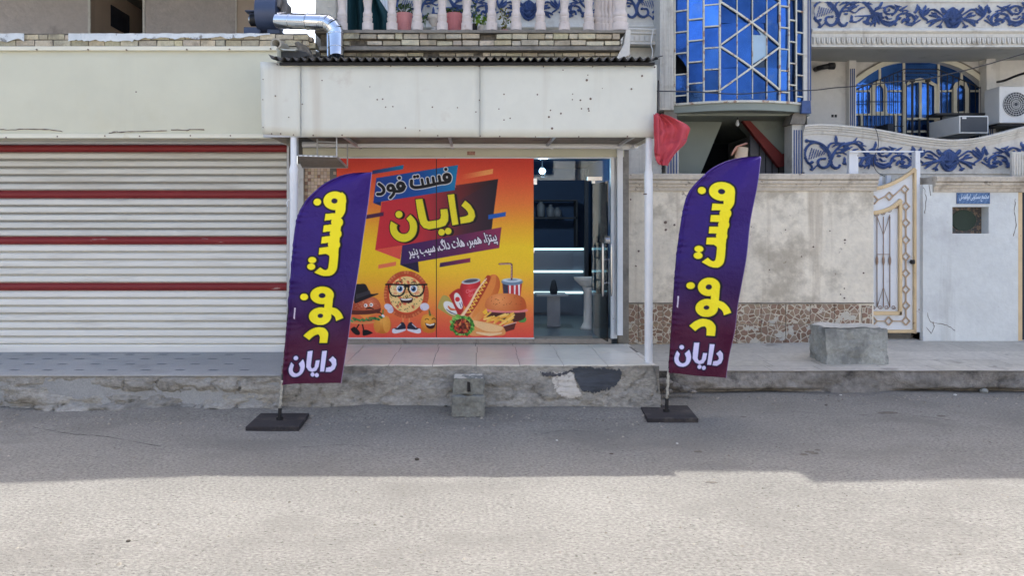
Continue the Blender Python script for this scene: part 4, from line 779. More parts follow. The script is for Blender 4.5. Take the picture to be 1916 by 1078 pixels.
def feather(Dg, outline, right, f, k, seed, label, basecorn, pole_pts, tagpos):
    L_ = catmull(outline, 10); ys_ = np.array([p[1] for p in L_]); xs_ = np.array([p[0] for p in L_]); o_ = np.argsort(ys_); ys_, xs_ = ys_[o_], xs_[o_]
    (rx0, ry0), (rx1, ry1) = right; ytop = ry0; (bx, by) = outline[-1]
    nu, nv = 170, 400; u = np.linspace(0, 1, nu); v = np.linspace(0, 1, nv); U, V = np.meshgrid(u, v)
    yl = ytop+(by-ytop)*V**1.0; # left edge y for row v
    xl = np.interp(yl, ys_, xs_); yr = ry0+(ry1-ry0)*V; xr = rx0+(rx1-rx0)*V
    bow = 3*np.sin(math.pi*V)*0
    X = xl+(xr-xl)*U; Y = yl+(yr-yl)*U
    c = Canvas.__new__(Canvas); c.x0, c.y0 = X.min(), Y.min(); x1, y1 = X.max(), Y.max()
    big = Canvas(c.x0-1, c.y0-1, x1+1, y1+1, 2.0); y0 = ytop
    big.fill(gradf([(y0, (54, 30, 116)), (y0+190, (48, 28, 104)), (y0+255, (52, 24, 80)), (y0+325, (72, 20, 54)), (y0+420, (76, 20, 48))]))
    g = lambda s_: tr(s_, f, k)
    YE, DK = (244, 228, 40), (20, 18, 34)
    for grp, gr in ((yel+ring1+dots+yel2, 2.9),):
        big.draw(tr(g(grp), lambda p: (p[0]+.8, p[1]+.4), 1), DK, grow=gr, soft=2.5)
    big.draw(g(yel+ring1+yel2), YE); big.draw(g(hole1+hole2), (30, 24, 60)); big.draw(g(dots), YE)
    for q in g(dots): big.draw(q, DK, grow=.5, alpha=0)
    big.draw(g(wht), (28, 24, 60), grow=2.3, soft=2); big.draw(g(wht), (214, 210, 246))
    tx, ty = tagpos; big.draw(('p', [(tx, ty), (tx+3, ty), (tx+.5, ty+22), (tx-2, ty+20)]), (220, 214, 228)); big.draw([('s', [(tx, ty+3+i*2.2), (tx+1.4, ty+3+i*2.2)], .7) for i in range(7)], (150, 140, 170))
    # hems: lighter sleeve edge at the pole, white stitch line on the free edge
    fi = (X-big.x0)*big.k; fj = (Y-big.y0)*big.k; i0 = np.clip(fi.astype(int), 0, big.nx-2); j0 = np.clip(fj.astype(int), 0, big.ny-2); a = (fi-i0)[..., None]; b_ = (fj-j0)[..., None]
    C = (big.C[j0, i0]*(1-a)+big.C[j0, i0+1]*a)*(1-b_)+(big.C[j0+1, i0]*(1-a)+big.C[j0+1, i0+1]*a)*b_
    wpx = (xr-xl); edge = (1-U)*wpx; m_ = np.clip(1.5-edge, 0, 1)[..., None]*.75; C = C*(1-m_)+np.array((176, 170, 205))*m_
    sub = Canvas.__new__(Canvas); sub.X, sub.Y, sub.C = X, Y, C
    def pos(X_, Y_):
        Yd = Dg+np.zeros(X_.shape); dl = U*wpx/60.
        r_ = np.random.default_rng(seed); ph = r_.uniform(0, 6, 8)
        Yd += -.045*np.sin(U*2.6+V*3+ph[0])*np.minimum(1, dl*1.3)-.016*np.sin(U*7+V*9+ph[1])*np.minimum(1, dl)+.006*np.sin(V*21+U*3+ph[6])*np.minimum(1, dl)+.004*np.sin(V*48-U*14+ph[7])*np.clip(1-dl*.7, 0, 1)
        Yd += .010*np.sin(V*150+3*np.sin(V*37+ph[2]))*np.exp(-dl*7)*(V > .08)+.007*np.sin(V*63+U*11+ph[3])*np.exp(-dl*3.5)
        Yd += .012*np.sin((U*1.4+V*6)*3.1+ph[4])*U+.006*np.sin(V*26-U*9+ph[5])*np.exp(-((V-.72)/.14)**2)*2
        Yd -= .020*np.exp(-((dl-.06)/.05)**2)
        tp = np.clip((Y_-(ytop+0))/14, 0, 1)
        return np.stack([(X_-CX)*Dg/F, Yd, H+(CY-Y_)*Dg/F], -1)
    root_p = P(*pole_pts[-1], Dg); fr_ = empty('feather_flag', (root_p.x, Dg, 0.0), label, 'feather flag', 'purple advertising feather flags on black bases')
    canvas_mesh(sub, 'banner_cloth', m_cloth, fr_, pos)
    b = MB(); pts = [P(x+1.5, y, Dg+.012) for x, y in L_ if y > ytop+4]; b.tube(pts, list(np.linspace(.005, .010, len(pts))), 8); b.build('flexible_rod', m_black, fr_, smooth=True)
    # lower pole, wrapped in tape, in a black socket
    pb = [P(x, y, Dg) for x, y in pole_pts]; b = MB(); q = [pb[0].lerp(pb[1], t/12)+Vector((.004*math.sin(t*2.1), 0, 0)) for t in range(13)]; b.tube(q, [.014+.003*math.sin(t*2.7) for t in range(13)], 10); b.build('pole', mat('taped steel pole', c3(176, 172, 160), .5, (30, .3)), fr_, smooth=True)
    b = MB(); b.tube([pb[1], pb[2]], [.018, .021], 14); b.build('socket', m_black, fr_)
    (bl_, br_, frt, flf), hh = basecorn; zb = road_z((flf[0]+frt[0])/2, flf[1])
    T_ = [Vector((*p, zb+hh)) for p in (flf, frt, br_, bl_)]; B2 = [Vector((*p, zb-.006)) for p in (flf, frt, br_, bl_)]
    b = MB(); b.ring([B2, T_]); b.build('base_plate', m_rubber, fr_, bevel=.008)
    pb2 = P(*pole_pts[-1], Dg); b = MB(); b.tube([(pb2.x, (flf[1]+bl_[1])/2, zb+hh), (pb2.x, (flf[1]+bl_[1])/2, zb+hh+.03)], .035, 14); b.build('collar', m_black, fr_)
D1, D2 = 7.68, 8.02
feather(D1, [(695, 322), (672, 323), (650, 325.5), (625, 334), (603, 346), (586, 361), (570, 378), (559, 398), (552, 425), (547, 470), (542, 530), (536, 610), (530, 680), (527, 720)], ((697, 322), (638, 718)), to1, .97, 3, 'left purple feather flag reading in yellow Persian letters, before the grey shutter end and poster',
        (((-2.30, 7.98), (-1.78, 7.98), (-1.76, 7.42), (-2.29, 7.42)), .045), [(528, 712), (524, 764), (522.5, 789)], (551, 576))
feather(D2, [(1420, 292), (1400, 293), (1380, 296), (1355, 303), (1330, 316), (1310, 334), (1295, 350), (1285, 366), (1277, 395), (1270, 440), (1264, 490), (1259, 560), (1254, 640), (1250, 697)], ((1422, 292), (1363, 710)), ident, 1, 9, 'right purple feather flag standing before the old garden wall, its tip over the stair opening',
        (((1.82, 8.32), (2.35, 8.32), (2.30, 7.74), (1.77, 7.74)), .045), [(1251, 690), (1248, 746), (1247, 770)], (1267, 554))
# ------------------------------------------------------------------ red cloth on a thin black stick
rf = empty('red_flag', tuple(P(1230, 300, 8.3)), 'drooping faded red cloth flag on a dark stick at the right end of the canopy', 'flag')
Lf = [(1226, 212), (1222, 235), (1223, 262), (1223, 285), (1228, 303), (1233, 308)]; Rt = [(1237, 215), (1262, 222), (1288, 237), (1288, 252), (1282, 268), (1266, 284), (1256, 298), (1250, 311)]
Rl = catmull(Rt, 6); Ll = catmull(Lf, 8)
def rfn(u, v):
    l = Ll[min(len(Ll)-1, int(v*(len(Ll)-1)))]; r = Rl[min(len(Rl)-1, int(v*(len(Rl)-1)))]; q = P(l[0]+(r[0]-l[0])*u, l[1]+(r[1]-l[1])*u, 8.3); q.y += -.05*math.sin(u*9+v*1.6)*(.35+.5*u)-.014*math.sin(u*23+v*5)-.022*abs(math.sin(u*5+v*9+nz(u, v, 2, 3)*3))+.02*nz(u, v, 0, 5); return q
b = MB(); b.grid(rfn, 46, 46); b.build('cloth', m_redc, rf, smooth=True, thick=.003)
b = MB(); b.grid(lambda u, v: P(1223+12*u+2*v, 213+74*v+4*u, 8.25)+Vector((0, .02*math.sin(u*8), 0)), 14, 20); b.build('folded_sleeve', m_redc, rf, smooth=True, thick=.003)
b = MB(); b.tube([P(1232, 150, 8.33), P(1230, 215, 8.33), P(1228, 300, 8.33)], .009, 8); b.build('stick', m_black, rf)
# ------------------------------------------------------------------ relief ornament art (pixels relative to the mask at the centre)
def LW(p): return ((p[0]-1280)/4.5, (p[1]-350)/4.5)
def S(pts, w_): return ('s', catmull(pts, 5), w_)
half = [S([(85, 195), (130, 200), (190, 215), (235, 245), (268, 290), (286, 350), (270, 400), (235, 420), (198, 412), (180, 380), (195, 350), (238, 345)], [10, 22, 22, 24, 26, 26, 22, 20, 18, 16, 14]), ('e', 88, 195, 14, 14), ('e', 236, 345, 13, 11),
  S([(170, 205), (112, 225), (76, 270), (70, 320), (90, 370), (122, 402), (134, 430)], [12, 18, 18, 16, 14, 12]), ('e', 131, 434, 14, 13), ('e', 130, 376, 13, 12),
  S([(286, 350), (292, 395), (320, 422), (352, 420), (366, 398)], [22, 24, 20, 12]),
  S([(290, 350), (320, 290), (362, 245), (420, 218), (480, 212), (530, 236), (575, 290), (595, 330)], [24, 18, 16, 16, 18, 22, 26]), S([(400, 235), (460, 215), (490, 195), (510, 168)], [22, 20, 12, 3]), S([(430, 230), (480, 215), (520, 200), (552, 215), (545, 232)], [10, 10, 10, 14]), S([(330, 300), (380, 290), (420, 270), (470, 245)], [8, 18, 14, 5]), S([(350, 270), (400, 262), (440, 245)], [6, 14, 5]),
  S([(262, 258), (283, 222), (318, 212)], [16, 14, 10]), S([(330, 200), (330, 175), (332, 150)], [20, 18, 3]), S([(345, 215), (372, 218), (405, 208)], [22, 20, 4]), ('e', 331, 213, 12, 12),
  ('e', 403, 383, 13, 13), S([(405, 370), (404, 350), (405, 330)], [16, 16, 3]), S([(420, 392), (445, 392), (462, 380)], [14, 12, 3]), ('e', 358, 322, 14, 9), S([(440, 342), (520, 338), (600, 336)], [8, 10, 12]),
  S([(605, 330), (560, 350), (540, 390), (560, 405)], [28, 24, 20, 14]), ('e', 520, 390, 14, 12), S([(520, 390), (540, 408), (570, 405)], [14, 16, 12]), S([(600, 330), (590, 390), (572, 425)], [26, 20, 5]), S([(600, 330), (604, 390), (608, 430)], [24, 18, 5]), S([(605, 330), (630, 385), (650, 410)], [24, 18, 5]), S([(610, 325), (650, 345), (685, 360)], [26, 24, 6]), S([(615, 315), (650, 325), (665, 345)], [20, 20, 10]), S([(595, 330), (570, 290), (560, 262)], [22, 18, 8]),
  S([(612, 272), (650, 258), (664, 230), (668, 202)], [8, 18, 16, 3]), S([(600, 300), (625, 280), (660, 272), (690, 262)], [14, 14, 8, 3]),
  S([(640, 350), (680, 400), (740, 418), (790, 385), (812, 335), (870, 316), (922, 332), (950, 372), (930, 412), (882, 416)], [16, 20, 24, 20, 16, 16, 16, 14, 12, 10]), S([(680, 375), (730, 395), (775, 380)], [6, 16, 6]),
  S([(772, 268), (740, 254), (702, 264), (690, 295), (712, 322), (760, 318)], [20, 16, 14, 14, 14, 12]), S([(780, 240), (805, 258), (838, 258)], [4, 16, 4]), S([(820, 290), (850, 275), (890, 250)], [8, 16, 3]), S([(760, 330), (790, 300), (808, 262)], [14, 20, 10]), ('e', 800, 282, 14, 12),
  ('e', 820, 360, 13, 12), ('e', 785, 412, 12, 11), ('e', 888, 376, 22, 18), S([(890, 350), (886, 335)], 12), S([(870, 410), (900, 405), (950, 400)], [8, 18, 5]), S([(925, 425), (960, 400), (1000, 375)], [8, 9, 10]),
  S([(962, 305), (975, 270), (978, 238)], [14, 14, 3]), ('e', 960, 305, 12, 10), S([(990, 255), (1000, 310), (1020, 350), (1060, 378)], [6, 18, 16, 12]), S([(1010, 320), (1035, 280), (1050, 245)], [16, 18, 4]), S([(1015, 330), (1050, 300), (1078, 270)], [16, 18, 4]), S([(1020, 340), (1058, 322), (1080, 300)], [12, 14, 4]),
  S([(1050, 312), (1090, 288), (1118, 284), (1160, 310), (1205, 340)], [5, 12, 14, 12, 8]), S([(1205, 362), (1150, 372), (1090, 385), (1058, 400)], [12, 18, 20, 5]), S([(1200, 365), (1140, 385), (1105, 402), (1080, 425)], [8, 18, 16, 5]), S([(1180, 355), (1130, 340), (1088, 334)], [6, 22, 14]), S([(1120, 400), (1095, 418), (1085, 430)], [16, 12, 4]),
  S([(1205, 372), (1185, 400), (1168, 430)], [6, 8, 10]), S([(1145, 430), (1168, 428), (1190, 445)], [4, 20, 4]), ('e', 1170, 440, 8, 9)]
half += [S([(455, 300), (480, 275), (520, 262)], [5, 15, 5]), S([(400, 300), (430, 312), (455, 300)], [12, 10, 4]), S([(700, 345), (720, 365), (755, 362)], [14, 12, 4]), S([(835, 300), (870, 292), (905, 300)], [5, 14, 5]), S([(845, 395), (850, 375), (865, 360)], [16, 14, 6]), S([(730, 280), (735, 292), (722, 298)], 10), S([(960, 330), (975, 350), (965, 375)], [5, 14, 4]), S([(1100, 310), (1125, 318), (1150, 332)], [4, 16, 5]), S([(200, 245), (225, 262), (240, 290)], [8, 10, 6]), S([(300, 250), (320, 235), (350, 228)], [5, 12, 5]), S([(470, 380), (490, 365), (510, 355)], [14, 12, 4]), ('e', 440, 262, 10, 8), ('e', 660, 318, 11, 9), ('e', 900, 345, 9, 8), S([(150, 425), (165, 410), (185, 402)], [10, 8, 4]), S([(545, 250), (560, 235), (585, 240)], [4, 12, 4])]
half += [('s', [(104+21*i, 352-7*i), (130+19*i, 258+5*i)], 3.5) for i in range(7)]
headp = ('p', catmull([(1280, 262), (1310, 280), (1332, 300), (1352, 330), (1360, 352), (1345, 400), (1322, 438), (1280, 455), (1238, 438), (1215, 400), (1200, 352), (1208, 330), (1228, 300), (1250, 280)], 3))
ears = [S([(1190, 275), (1205, 300), (1235, 315)], [18, 28, 12]), S([(1370, 275), (1355, 300), (1325, 315)], [18, 28, 12])]
cut = [S([(1238, 398), (1258, 420), (1280, 432), (1302, 420), (1322, 398)], [5, 9, 9, 9, 5]), ('s', [(1240, 372), (1258, 382)], 7), ('s', [(1320, 372), (1302, 382)], 7), ('s', [(1262, 280), (1268, 350)], 4), ('s', [(1298, 280), (1292, 350)], 4)]
half = tr(half, LW, 1/4.5); other = tr([headp]+ears, LW, 1/4.5); cut = tr(cut, LW, 1/4.5)
mir = [('e', -s_[1])+tuple(s_[2:]) if s_[0] == 'e' else (s_[0], [(-a, c) for a, c in s_[1]])+tuple(s_[2:]) for s_ in half]
XA = np.arange(-276, 277, .8); YA = np.arange(-48, 26, .8); GX, GY = np.meshgrid(XA, YA); SDF = np.full(GX.shape, 1e9)
for s_ in half+mir+other:
    x0, y0, x1, y1 = sh_box(s_); i0, i1 = np.searchsorted(XA, [x0-4, x1+4]); j0, j1 = np.searchsorted(YA, [y0-4, y1+4])
    if i1 > i0 and j1 > j0: SDF[j0:j1, i0:i1] = np.minimum(SDF[j0:j1, i0:i1], shape_sd(GX[j0:j1, i0:i1], GY[j0:j1, i0:i1], s_))
for s_ in cut: SDF = np.maximum(SDF, -shape_sd(GX, GY, s_))
def relief(name, parent, xc, yc, sc, Df, xlo, xhi, ylo, yhi, hgt=.06):
    b = MB(); inside = SDF < .95; V = {}; ny, nx_ = SDF.shape
    def vid(j, i):
        k = (j, i)
        if k not in V:
            x, y = xc+GX[j, i]*sc, yc+GY[j, i]*sc; d_ = max(0, .6-SDF[j, i]); h = hgt*(1-math.exp(-d_*.8))*(1+.42*math.sin(d_*4.0)); V[k] = len(b.v); q = P(x, y, Df(x)); q.y -= h; b.v.append(tuple(q))
        return V[k]
    for j in range(ny-1):
        y = yc+GY[j, 0]*sc
        if y < ylo or y > yhi: continue
        for i in range(nx_-1):
            x = xc+GX[0, i]*sc
            if x < xlo or x > xhi: continue
            if inside[j, i] and inside[j+1, i] and inside[j, i+1] and inside[j+1, i+1]: b.face((vid(j, i), vid(j, i+1), vid(j+1, i+1), vid(j+1, i)))
    return b.build(name, m_blue, parent, smooth=True)
# ------------------------------------------------------------------ the big house with blue glass bay
hs = empty('house', (4.5, 12.5, .3), 'pale house with curved blue glass bay, balconies of blue scroll relief and an arched window', 'house')
DW, DH = 13.2, 12.0
# balconies
def Dup(x): return 12.05-.30*(1-((x-1781)/330)**2)
def Dlo(x): return 11.95-.12*(1-((x-1774)/330)**2)
def Dlf(x): return 12.35
topc = catmull([(1500, 235), (1530, 233), (1570, 235), (1610, 239), (1645, 244), (1700, 254), (1745, 260), (1780, 262), (1825, 258), (1870, 248), (1916, 236), (1965, 228), (2050, 232)], 8)
tcx = np.array([p[0] for p in topc]); tcy = np.array([p[1] for p in topc]); top = lambda x: float(np.interp(x, tcx, tcy))
def span(a, b_, n=60): return [a+(b_-a)*i/n for i in range(n+1)]
uf = empty('upper_balcony', (6.5, 11.9, 5)); uf.parent = hs; uf.location = wpos(uf)-wpos(hs)
XR = 2090
b = MB(); b.ring([[P(x, 2, Dup(x))+Vector((0, .0, .0)), P(x, 2, Dup(x))+Vector((0, .14, 0)), P(x, 60, Dup(x))+Vector((0, .14, 0)), P(x, 60, Dup(x))] for x in span(1517, XR)]); b.build('parapet', m_trim, uf, smooth=True, auto=40)
b = MB(); pr_ = [(0, 0), (.05, 0), (.07, -.03), (.07, -.05), (.05, -.07), (.03, -.08), (.03, -.1), (0, -.1), (-.1, -.1), (-.1, 0)]
b.sweep([P(x, 54, Dup(x)) for x in span(1517, XR)], pr_)
pr3 = [(0, 0), (.03, 0), (.03, -.03), (.015, -.04), (.015, -.16), (.04, -.165), (.04, -.19), (-.1, -.19), (-.1, 0)]
b.sweep([P(x, 54, Dup(x))+Vector((0, 0, -.1)) for x in span(1517, XR)], pr3)
b.sweep([P(x, -12, Dup(x)) for x in span(1517, XR)], [(0, 0), (.06, 0), (.06, .03), (.09, .05), (.09, .1), (-.12, .1), (-.12, 0)])
b.sweep([P(x, 4, Dup(x)) for x in span(1517, XR)], [(0, 0), (.02, 0), (.02, .12), (-.1, .12), (-.1, 0)])
b.build('cornice', m_trim, uf, smooth=True, auto=30)
b = MB()
for i in range(62):
    x = 1524+9.35*i
    if x > XR-8: break
    D_ = Dup(x); c = P(x, 54, D_); zt_ = c.z-.142
    for s_ in (-1, 1): b.prism([(c.x+s_*.008, zt_), (c.x+s_*.036, zt_), (c.x+s_*.036, zt_-.10), (c.x+s_*.026, zt_-.10), (c.x+s_*.012, zt_-.06)], D_-.055, D_-.006)
b.build('dentils', m_trim, uf)
b = MB(); b.ring([[P(x, 77.5, Dup(x))+Vector((0, .01, .0)), Vector((PX(x, Dup(x)), DW+.05, PZ(77.5, Dup(x)))), Vector((PX(x, Dup(x)), DW+.05, PZ(77.5, Dup(x))+.05)), P(x, 77.5, Dup(x))+Vector((0, .01, .05))] for x in span(1517, XR)]); b.build('soffit', mat('balcony soffit', c3(176, 178, 174), .92, (1.5, .1), stain=(2, .58, .15, c3(130, 130, 126), .6)), uf)
relief('scroll_relief', uf, 1781, 32, .97, Dup, 1521, XR, 4, 60)
lf = empty('lower_balcony', (6.5, 11.8, 3.2)); lf.parent = hs; lf.location = wpos(lf)-wpos(hs)
b = MB(); b.ring([[P(x, top(x)+10, Dlo(x)), P(x, top(x)+10, Dlo(x))+Vector((0, .16, 0)), P(x, 330, Dlo(x))+Vector((0, .16, 0)), P(x, 330, Dlo(x))] for x in span(1503, XR, 80)]); b.build('parapet', m_trim, lf, smooth=True, auto=40)
b = MB(); pr4 = [(0, -.15), (.02, -.15), (.03, -.12), (.03, -.10), (.05, -.095), (.05, -.07), (.07, -.06), (.07, -.035), (.09, -.03), (.09, 0), (-.18, 0), (-.18, -.15)]
b.sweep([P(x, top(x), Dlo(x)) for x in span(1502, XR, 80)], pr4)
b.sweep([P(x, 322, Dlo(x)) for x in span(1503, XR)], [(0, 0), (.05, 0), (.05, -.03), (.03, -.04), (.03, -.08), (.0, -.3), (-.18, -.3), (-.18, 0)])
b.build('coping', m_trim, lf, smooth=True, auto=30)
b = MB()
for i in range(60): x = 1508+9.5*i; c = P(x, 333, Dlo(x)-.02); b.prism([(c.x-.03, c.z), (c.x+.03, c.z), (c.x+.018, c.z-.07), (c.x-.018, c.z-.07)], c.y-.025, c.y)
b.build('dentils', m_trim, lf)
relief('scroll_relief', lf, 1774, 298, 1.0, Dlo, 1503, XR, 240, 322)
b = MB(); b.pbox(1170, 250, 1238, 330, 12.0, .2); b.build('lower_left_parapet', m_trim, hs)
relief('lower_left_relief', hs, 1497, 296, 1.0, lambda x: 12.0, 1178, 1238, 240, 318)
b = MB(); b.box(PX(1503, 12), 14.5, 11.98, 13.3, 3.0, 3.15); b.build('balcony_floor', m_slab, hs)
# left wing behind the balustrade
lw = empty('left_wing', (.8, 12.4, 5)); lw.parent = hs; lw.location = wpos(lw)-wpos(hs)
b = MB(); b.pbox(646, -40, 1238, 52, 12.35, .15); b.box(PX(590, 12.35), PX(1240, 12.35), 12.44, 12.6, 4.4, 9); b.build('wall', m_trim, lw)
b = MB(); b.sweep([(PX(646, 12.35), 12.35, PZ(44, 12.35)), (PX(1238, 12.35), 12.35, PZ(44, 12.35))], [(0, 0), (.03, -.01), (.03, -.03), (.05, -.04), (.05, -.07), (0, -.1), (-.05, -.1), (-.05, 0)])
b.sweep([(PX(1150, 12.2), 12.2, PZ(52, 12.2)), (PX(1238, 12.2), 12.2, PZ(54, 12.2))], [(0, 0), (.05, 0), (.06, -.03), (.04, -.06), (.04, -.09), (.015, -.1), (.015, -.22), (.03, -.23), (.03, -.26), (-.1, -.26), (-.1, 0)])
for i in range(9): x = PX(1160+9.3*i, 12.18); b.box(x, x+.055, 12.165, 12.185, PZ(77, 12.18), PZ(67, 12.18))
b.build('cornice', m_trim, lw)
relief('scroll_relief', lw, 989, 17, .915, Dlf, 735, 1238, -20, 48)
b = MB(); b.box(PX(1172, 12.2), PX(1240, 12.2), 12.25, 13.2, PZ(82, 12.2), PZ(79, 12.2)); b.box(PX(1168, 12.5)-.2, PX(1240, 12.5)+.2, 12.9, 13.0, 3, 5.1); b.build_parts('under_soffit', m_soff, lw)
b = MB(); b.pbox(590, -120, 628, 88, 10.25, .4); b.build('pilaster', mat('cream rough pilaster', c3(206, 202, 190), .92, (2, .1), (12, .08), bump=(22, .02)), lw)
# glass bay
gb = empty('glass_bay', (4.2, 11.9, 4)); gb.parent = hs; gb.location = wpos(gb)-wpos(hs)
def Dt(x): return 12.0-.34*(1-((x-1384)/127)**2)
TX = lambda c: 1200+c/5.32
TY = lambda c: c/5.32
def T(cx_, cy_, o=0): x = TX(cx_); q = P(x, TY(cy_), 12.0); q.x = PX(x, 12.0); q.y = Dt(x)-o; return q
cols = [(325, 437, 120, 210), (437, 575, 10, 210), (575, 718, 95, 210), (1305, 1410, 105, 210), (1410, 1497, 20, 212), (1497, 1610, 130, 211)]
b = MB(); rg = random.Random(3)
def pane(c0, c1, ya, yb, g=None):
    g = g or rg.choice([.55, .7, .85, 1.0, 1.15]); b.col = (g, g, g); t1, t2 = rg.uniform(-.012, .012), rg.uniform(-.010, .010); n = 2
    a_, b2, cc, dd = T(c0, ya), T(c1, ya), T(c1, yb), T(c0, yb)
    for q, s1, s2 in ((a_, -1, 1), (b2, 1, 1), (cc, 1, -1), (dd, -1, -1)): q.y += t1*s1+t2*s2
    b.quad(a_, b2, cc, dd)
YT = -1600
for ci, (a_, c_, y0_, st) in enumerate(cols):
    ys_ = [y0_+st*k for k in range(-9, 6) if y0_+st*k < 1010]; ys_ = [YT]+[y for y in ys_ if y > YT]+[1045]
    for y1_, y2_ in zip(ys_, ys_[1:]):
        if (ci, y2_) == (0, 750): 
            g = .8; b.col = (g, g, g); b.poly([T(345, 550), T(437, 550), T(437, 700), T(400, 620)]); continue
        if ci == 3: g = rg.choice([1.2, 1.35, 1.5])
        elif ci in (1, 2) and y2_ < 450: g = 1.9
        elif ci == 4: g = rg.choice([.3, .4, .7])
        else: g = None
        pane(a_, c_, y1_, y2_, g)
sx4 = [718, 878, 1025, 1170, 1305]
for i in range(4):
    for y1_, y2_ in ((YT, -700), (-700, -155), (-155, 280), (280, 715), (715, 1040)):
        if i == 2 and y1_ == 280:
            pane(1025, 1170, 280, 400, .8); continue
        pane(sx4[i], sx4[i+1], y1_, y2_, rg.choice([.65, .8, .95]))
b.build('blue_glass', m_bglass, gb)
b = MB(); b.poly([T(1027, 312, .004), T(1165, 405, .004), T(1165, 600, .004), T(1027, 685, .004)]); b.build('pale_pane', mat('frosted pale pane', c3(170, 194, 212), .35, (3, .06)), gb)
b = MB(); b.box(PX(1262, 12.3), PX(1502, 12.3), 12.32, 12.36, PZ(196, 12.3), 9.0); b.build('dark_backing', m_dark, gb)
b = MB(); q = [T(1027, 400), T(1170, 400), T(1170, 715), T(1027, 715)]; 
for p in q: p.y += .01
b.quad(*q); b.build('glass_backing', m_dglass, gb)
b = MB()
for c_ in (325, 437, 575, 718, 1305, 1410, 1497, 1610): b.bar(T(c_, YT, .015), T(c_, 1045, .015), .022 if c_ not in (718, 1305) else .026, .05)
for c_ in (878, 1025, 1170): b.bar(T(c_, YT, .01), T(c_, 1020, .01), .013, .03)
for (a_, c_, y0_, st) in cols:
    for k in range(-9, 6):
        y = y0_+st*k
        if YT < y < 1010: b.bar(T(a_, y, .012), T(c_, y, .012), .02, .04)
for k in range(-3, 2):
    yb = 280+435*k
    for s_, e_ in (((722, yb-205), (1305, yb+215)), ((1305, yb-205), (722, yb+215))):
        n = 10
        for i in range(n):
            a_ = [s_[j]+(e_[j]-s_[j])*i/n for j in (0, 1)]; c_ = [s_[j]+(e_[j]-s_[j])*(i+1.02)/n for j in (0, 1)]; b.bar(T(*a_, .03+(.006 if e_[0] < 800 else 0)), T(*c_, .03+(.006 if e_[0] < 800 else 0)), .028, .03)
for i in range(24):
    a_, c_ = 318+1300*i/24, 318+1300*(i+1.02)/24; yy = lambda c_: 1050-0*c_; b.bar(T(a_, 1046, .02), T(c_, 1046, .02), .035, .06)
b.build('glazing_bars', m_frame, gb, bevel=.002)
b = MB(); zl = T(318, 1055).z
b.ring([[T(c_, 1055, .02), T(c_, 1055, .02)+Vector((0, 0, -.12)), Vector((T(c_, 0).x, T(c_, 0).y+.25, zl-.12)), Vector((T(c_, 0).x, T(c_, 0).y+.25, zl))] for c_ in range(300, 1641, 67)]); b.build('bay_base', m_soff, gb, smooth=True, auto=30)
b = MB()
b.box(PX(1235, 11.9), PX(1260.5, 11.9), 11.9, 12.4, PZ(205, 11.9), 9)
for i in range(5): x = PX(1238.5+4.6*i, 11.89); b.box(x-.008, x+.012, 11.885, 11.9, PZ(202, 11.9), 9)
b.box(PX(1503.5, 11.9), PX(1516.5, 11.9), 11.9, 12.4, PZ(190, 11.9), 9); b.build_parts('side_column', m_trim, gb)
b = MB(); b.box(PX(1512, 11.88), PX(1513.5, 11.88), 11.885, 11.9, PZ(188, 11.9), 9); b.box(PX(1516, 11.88), PX(1518, 11.88), 11.885, 12.0, PZ(188, 11.9), 9); b.box(PX(1501, 11.8), PX(1516.5, 11.8), 11.8, 11.95, PZ(212, 11.8), PZ(187, 11.8), .01); b.build_parts('blue_trim', m_blue2, gb)
# stair hall under the bay
st_ = empty('stair_hall', (4.2, 13, 2)); st_.parent = hs; st_.location = wpos(st_)-wpos(hs)
b = MB(); zc = PZ(216, 12.0); xl_ = PX(1262, 12.1); xr_ = PX(1494, 12.2)
b.box(xl_-.1, xr_+.1, 12.02, 16, zc, zc+.1); b.build('hall_ceiling', m_soff, st_)
b = MB(); b.box(xr_, xr_+.05, 12.15, 12.9, .3, zc); b.build('hall_side_wall', m_soff, st_)
b = MB(); b.prism([(xl_-.2, .3), (PX(1308, 12.7), .3), (PX(1308, 12.7), PZ(332, 12.7)), (PX(1352, 12.7), PZ(226, 12.7)), (PX(1352, 12.7), zc+.05), (xl_-.2, zc+.05)], 12.7, 12.8); b.build('hall_wall', m_soff, st_)
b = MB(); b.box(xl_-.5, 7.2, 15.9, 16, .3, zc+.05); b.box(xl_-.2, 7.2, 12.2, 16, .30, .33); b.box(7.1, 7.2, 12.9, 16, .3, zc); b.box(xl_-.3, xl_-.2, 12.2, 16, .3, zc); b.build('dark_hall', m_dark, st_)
b = MB(); b.prism([(PX(1402, 12.6), PZ(226, 12.6)), (xr_+.02, PZ(226, 12.6)), (xr_+.02, PZ(284, 12.6)), (PX(1465, 12.6), PZ(289, 12.6))], 12.6, 13.2); b.build('stair_soffit', m_soff, st_)
b = MB(); b.prism([(PX(1390, 12.5), PZ(226, 12.5)), (PX(1404, 12.5), PZ(226, 12.5)), (PX(1463, 12.5), PZ(288, 12.5)), (xr_+.02, PZ(284, 12.5)), (xr_+.02, PZ(307, 12.5)), (PX(1458, 12.5), PZ(313, 12.5))], 12.5, 12.6); b.build('stringer', m_maroon, st_)
b = MB(); b.prism([(PX(1404, 12.75), PZ(240, 12.75)), (PX(1470, 12.75), PZ(310, 12.75)), (xr_+.1, PZ(310, 12.75)), (xr_+.1, .3), (PX(1404, 12.75), .3)], 12.75, 12.8); b.build('stair_panel', mat('grey panel', c3(112, 112, 118), .8, (3, .1)), st_)
b = MB()
for i in range(6): x = PX(1420+12*i, 12.74); b.box(x, x+.012, 12.735, 12.75, .6, PZ(258+12.5*i, 12.74))
b.build('panel_joint', m_black, st_)
lbm = empty('bare_bulb', tuple(P(1380, 225, 12.2)), 'unlit bare bulb hanging from the ceiling above the stair opening', 'light bulb')
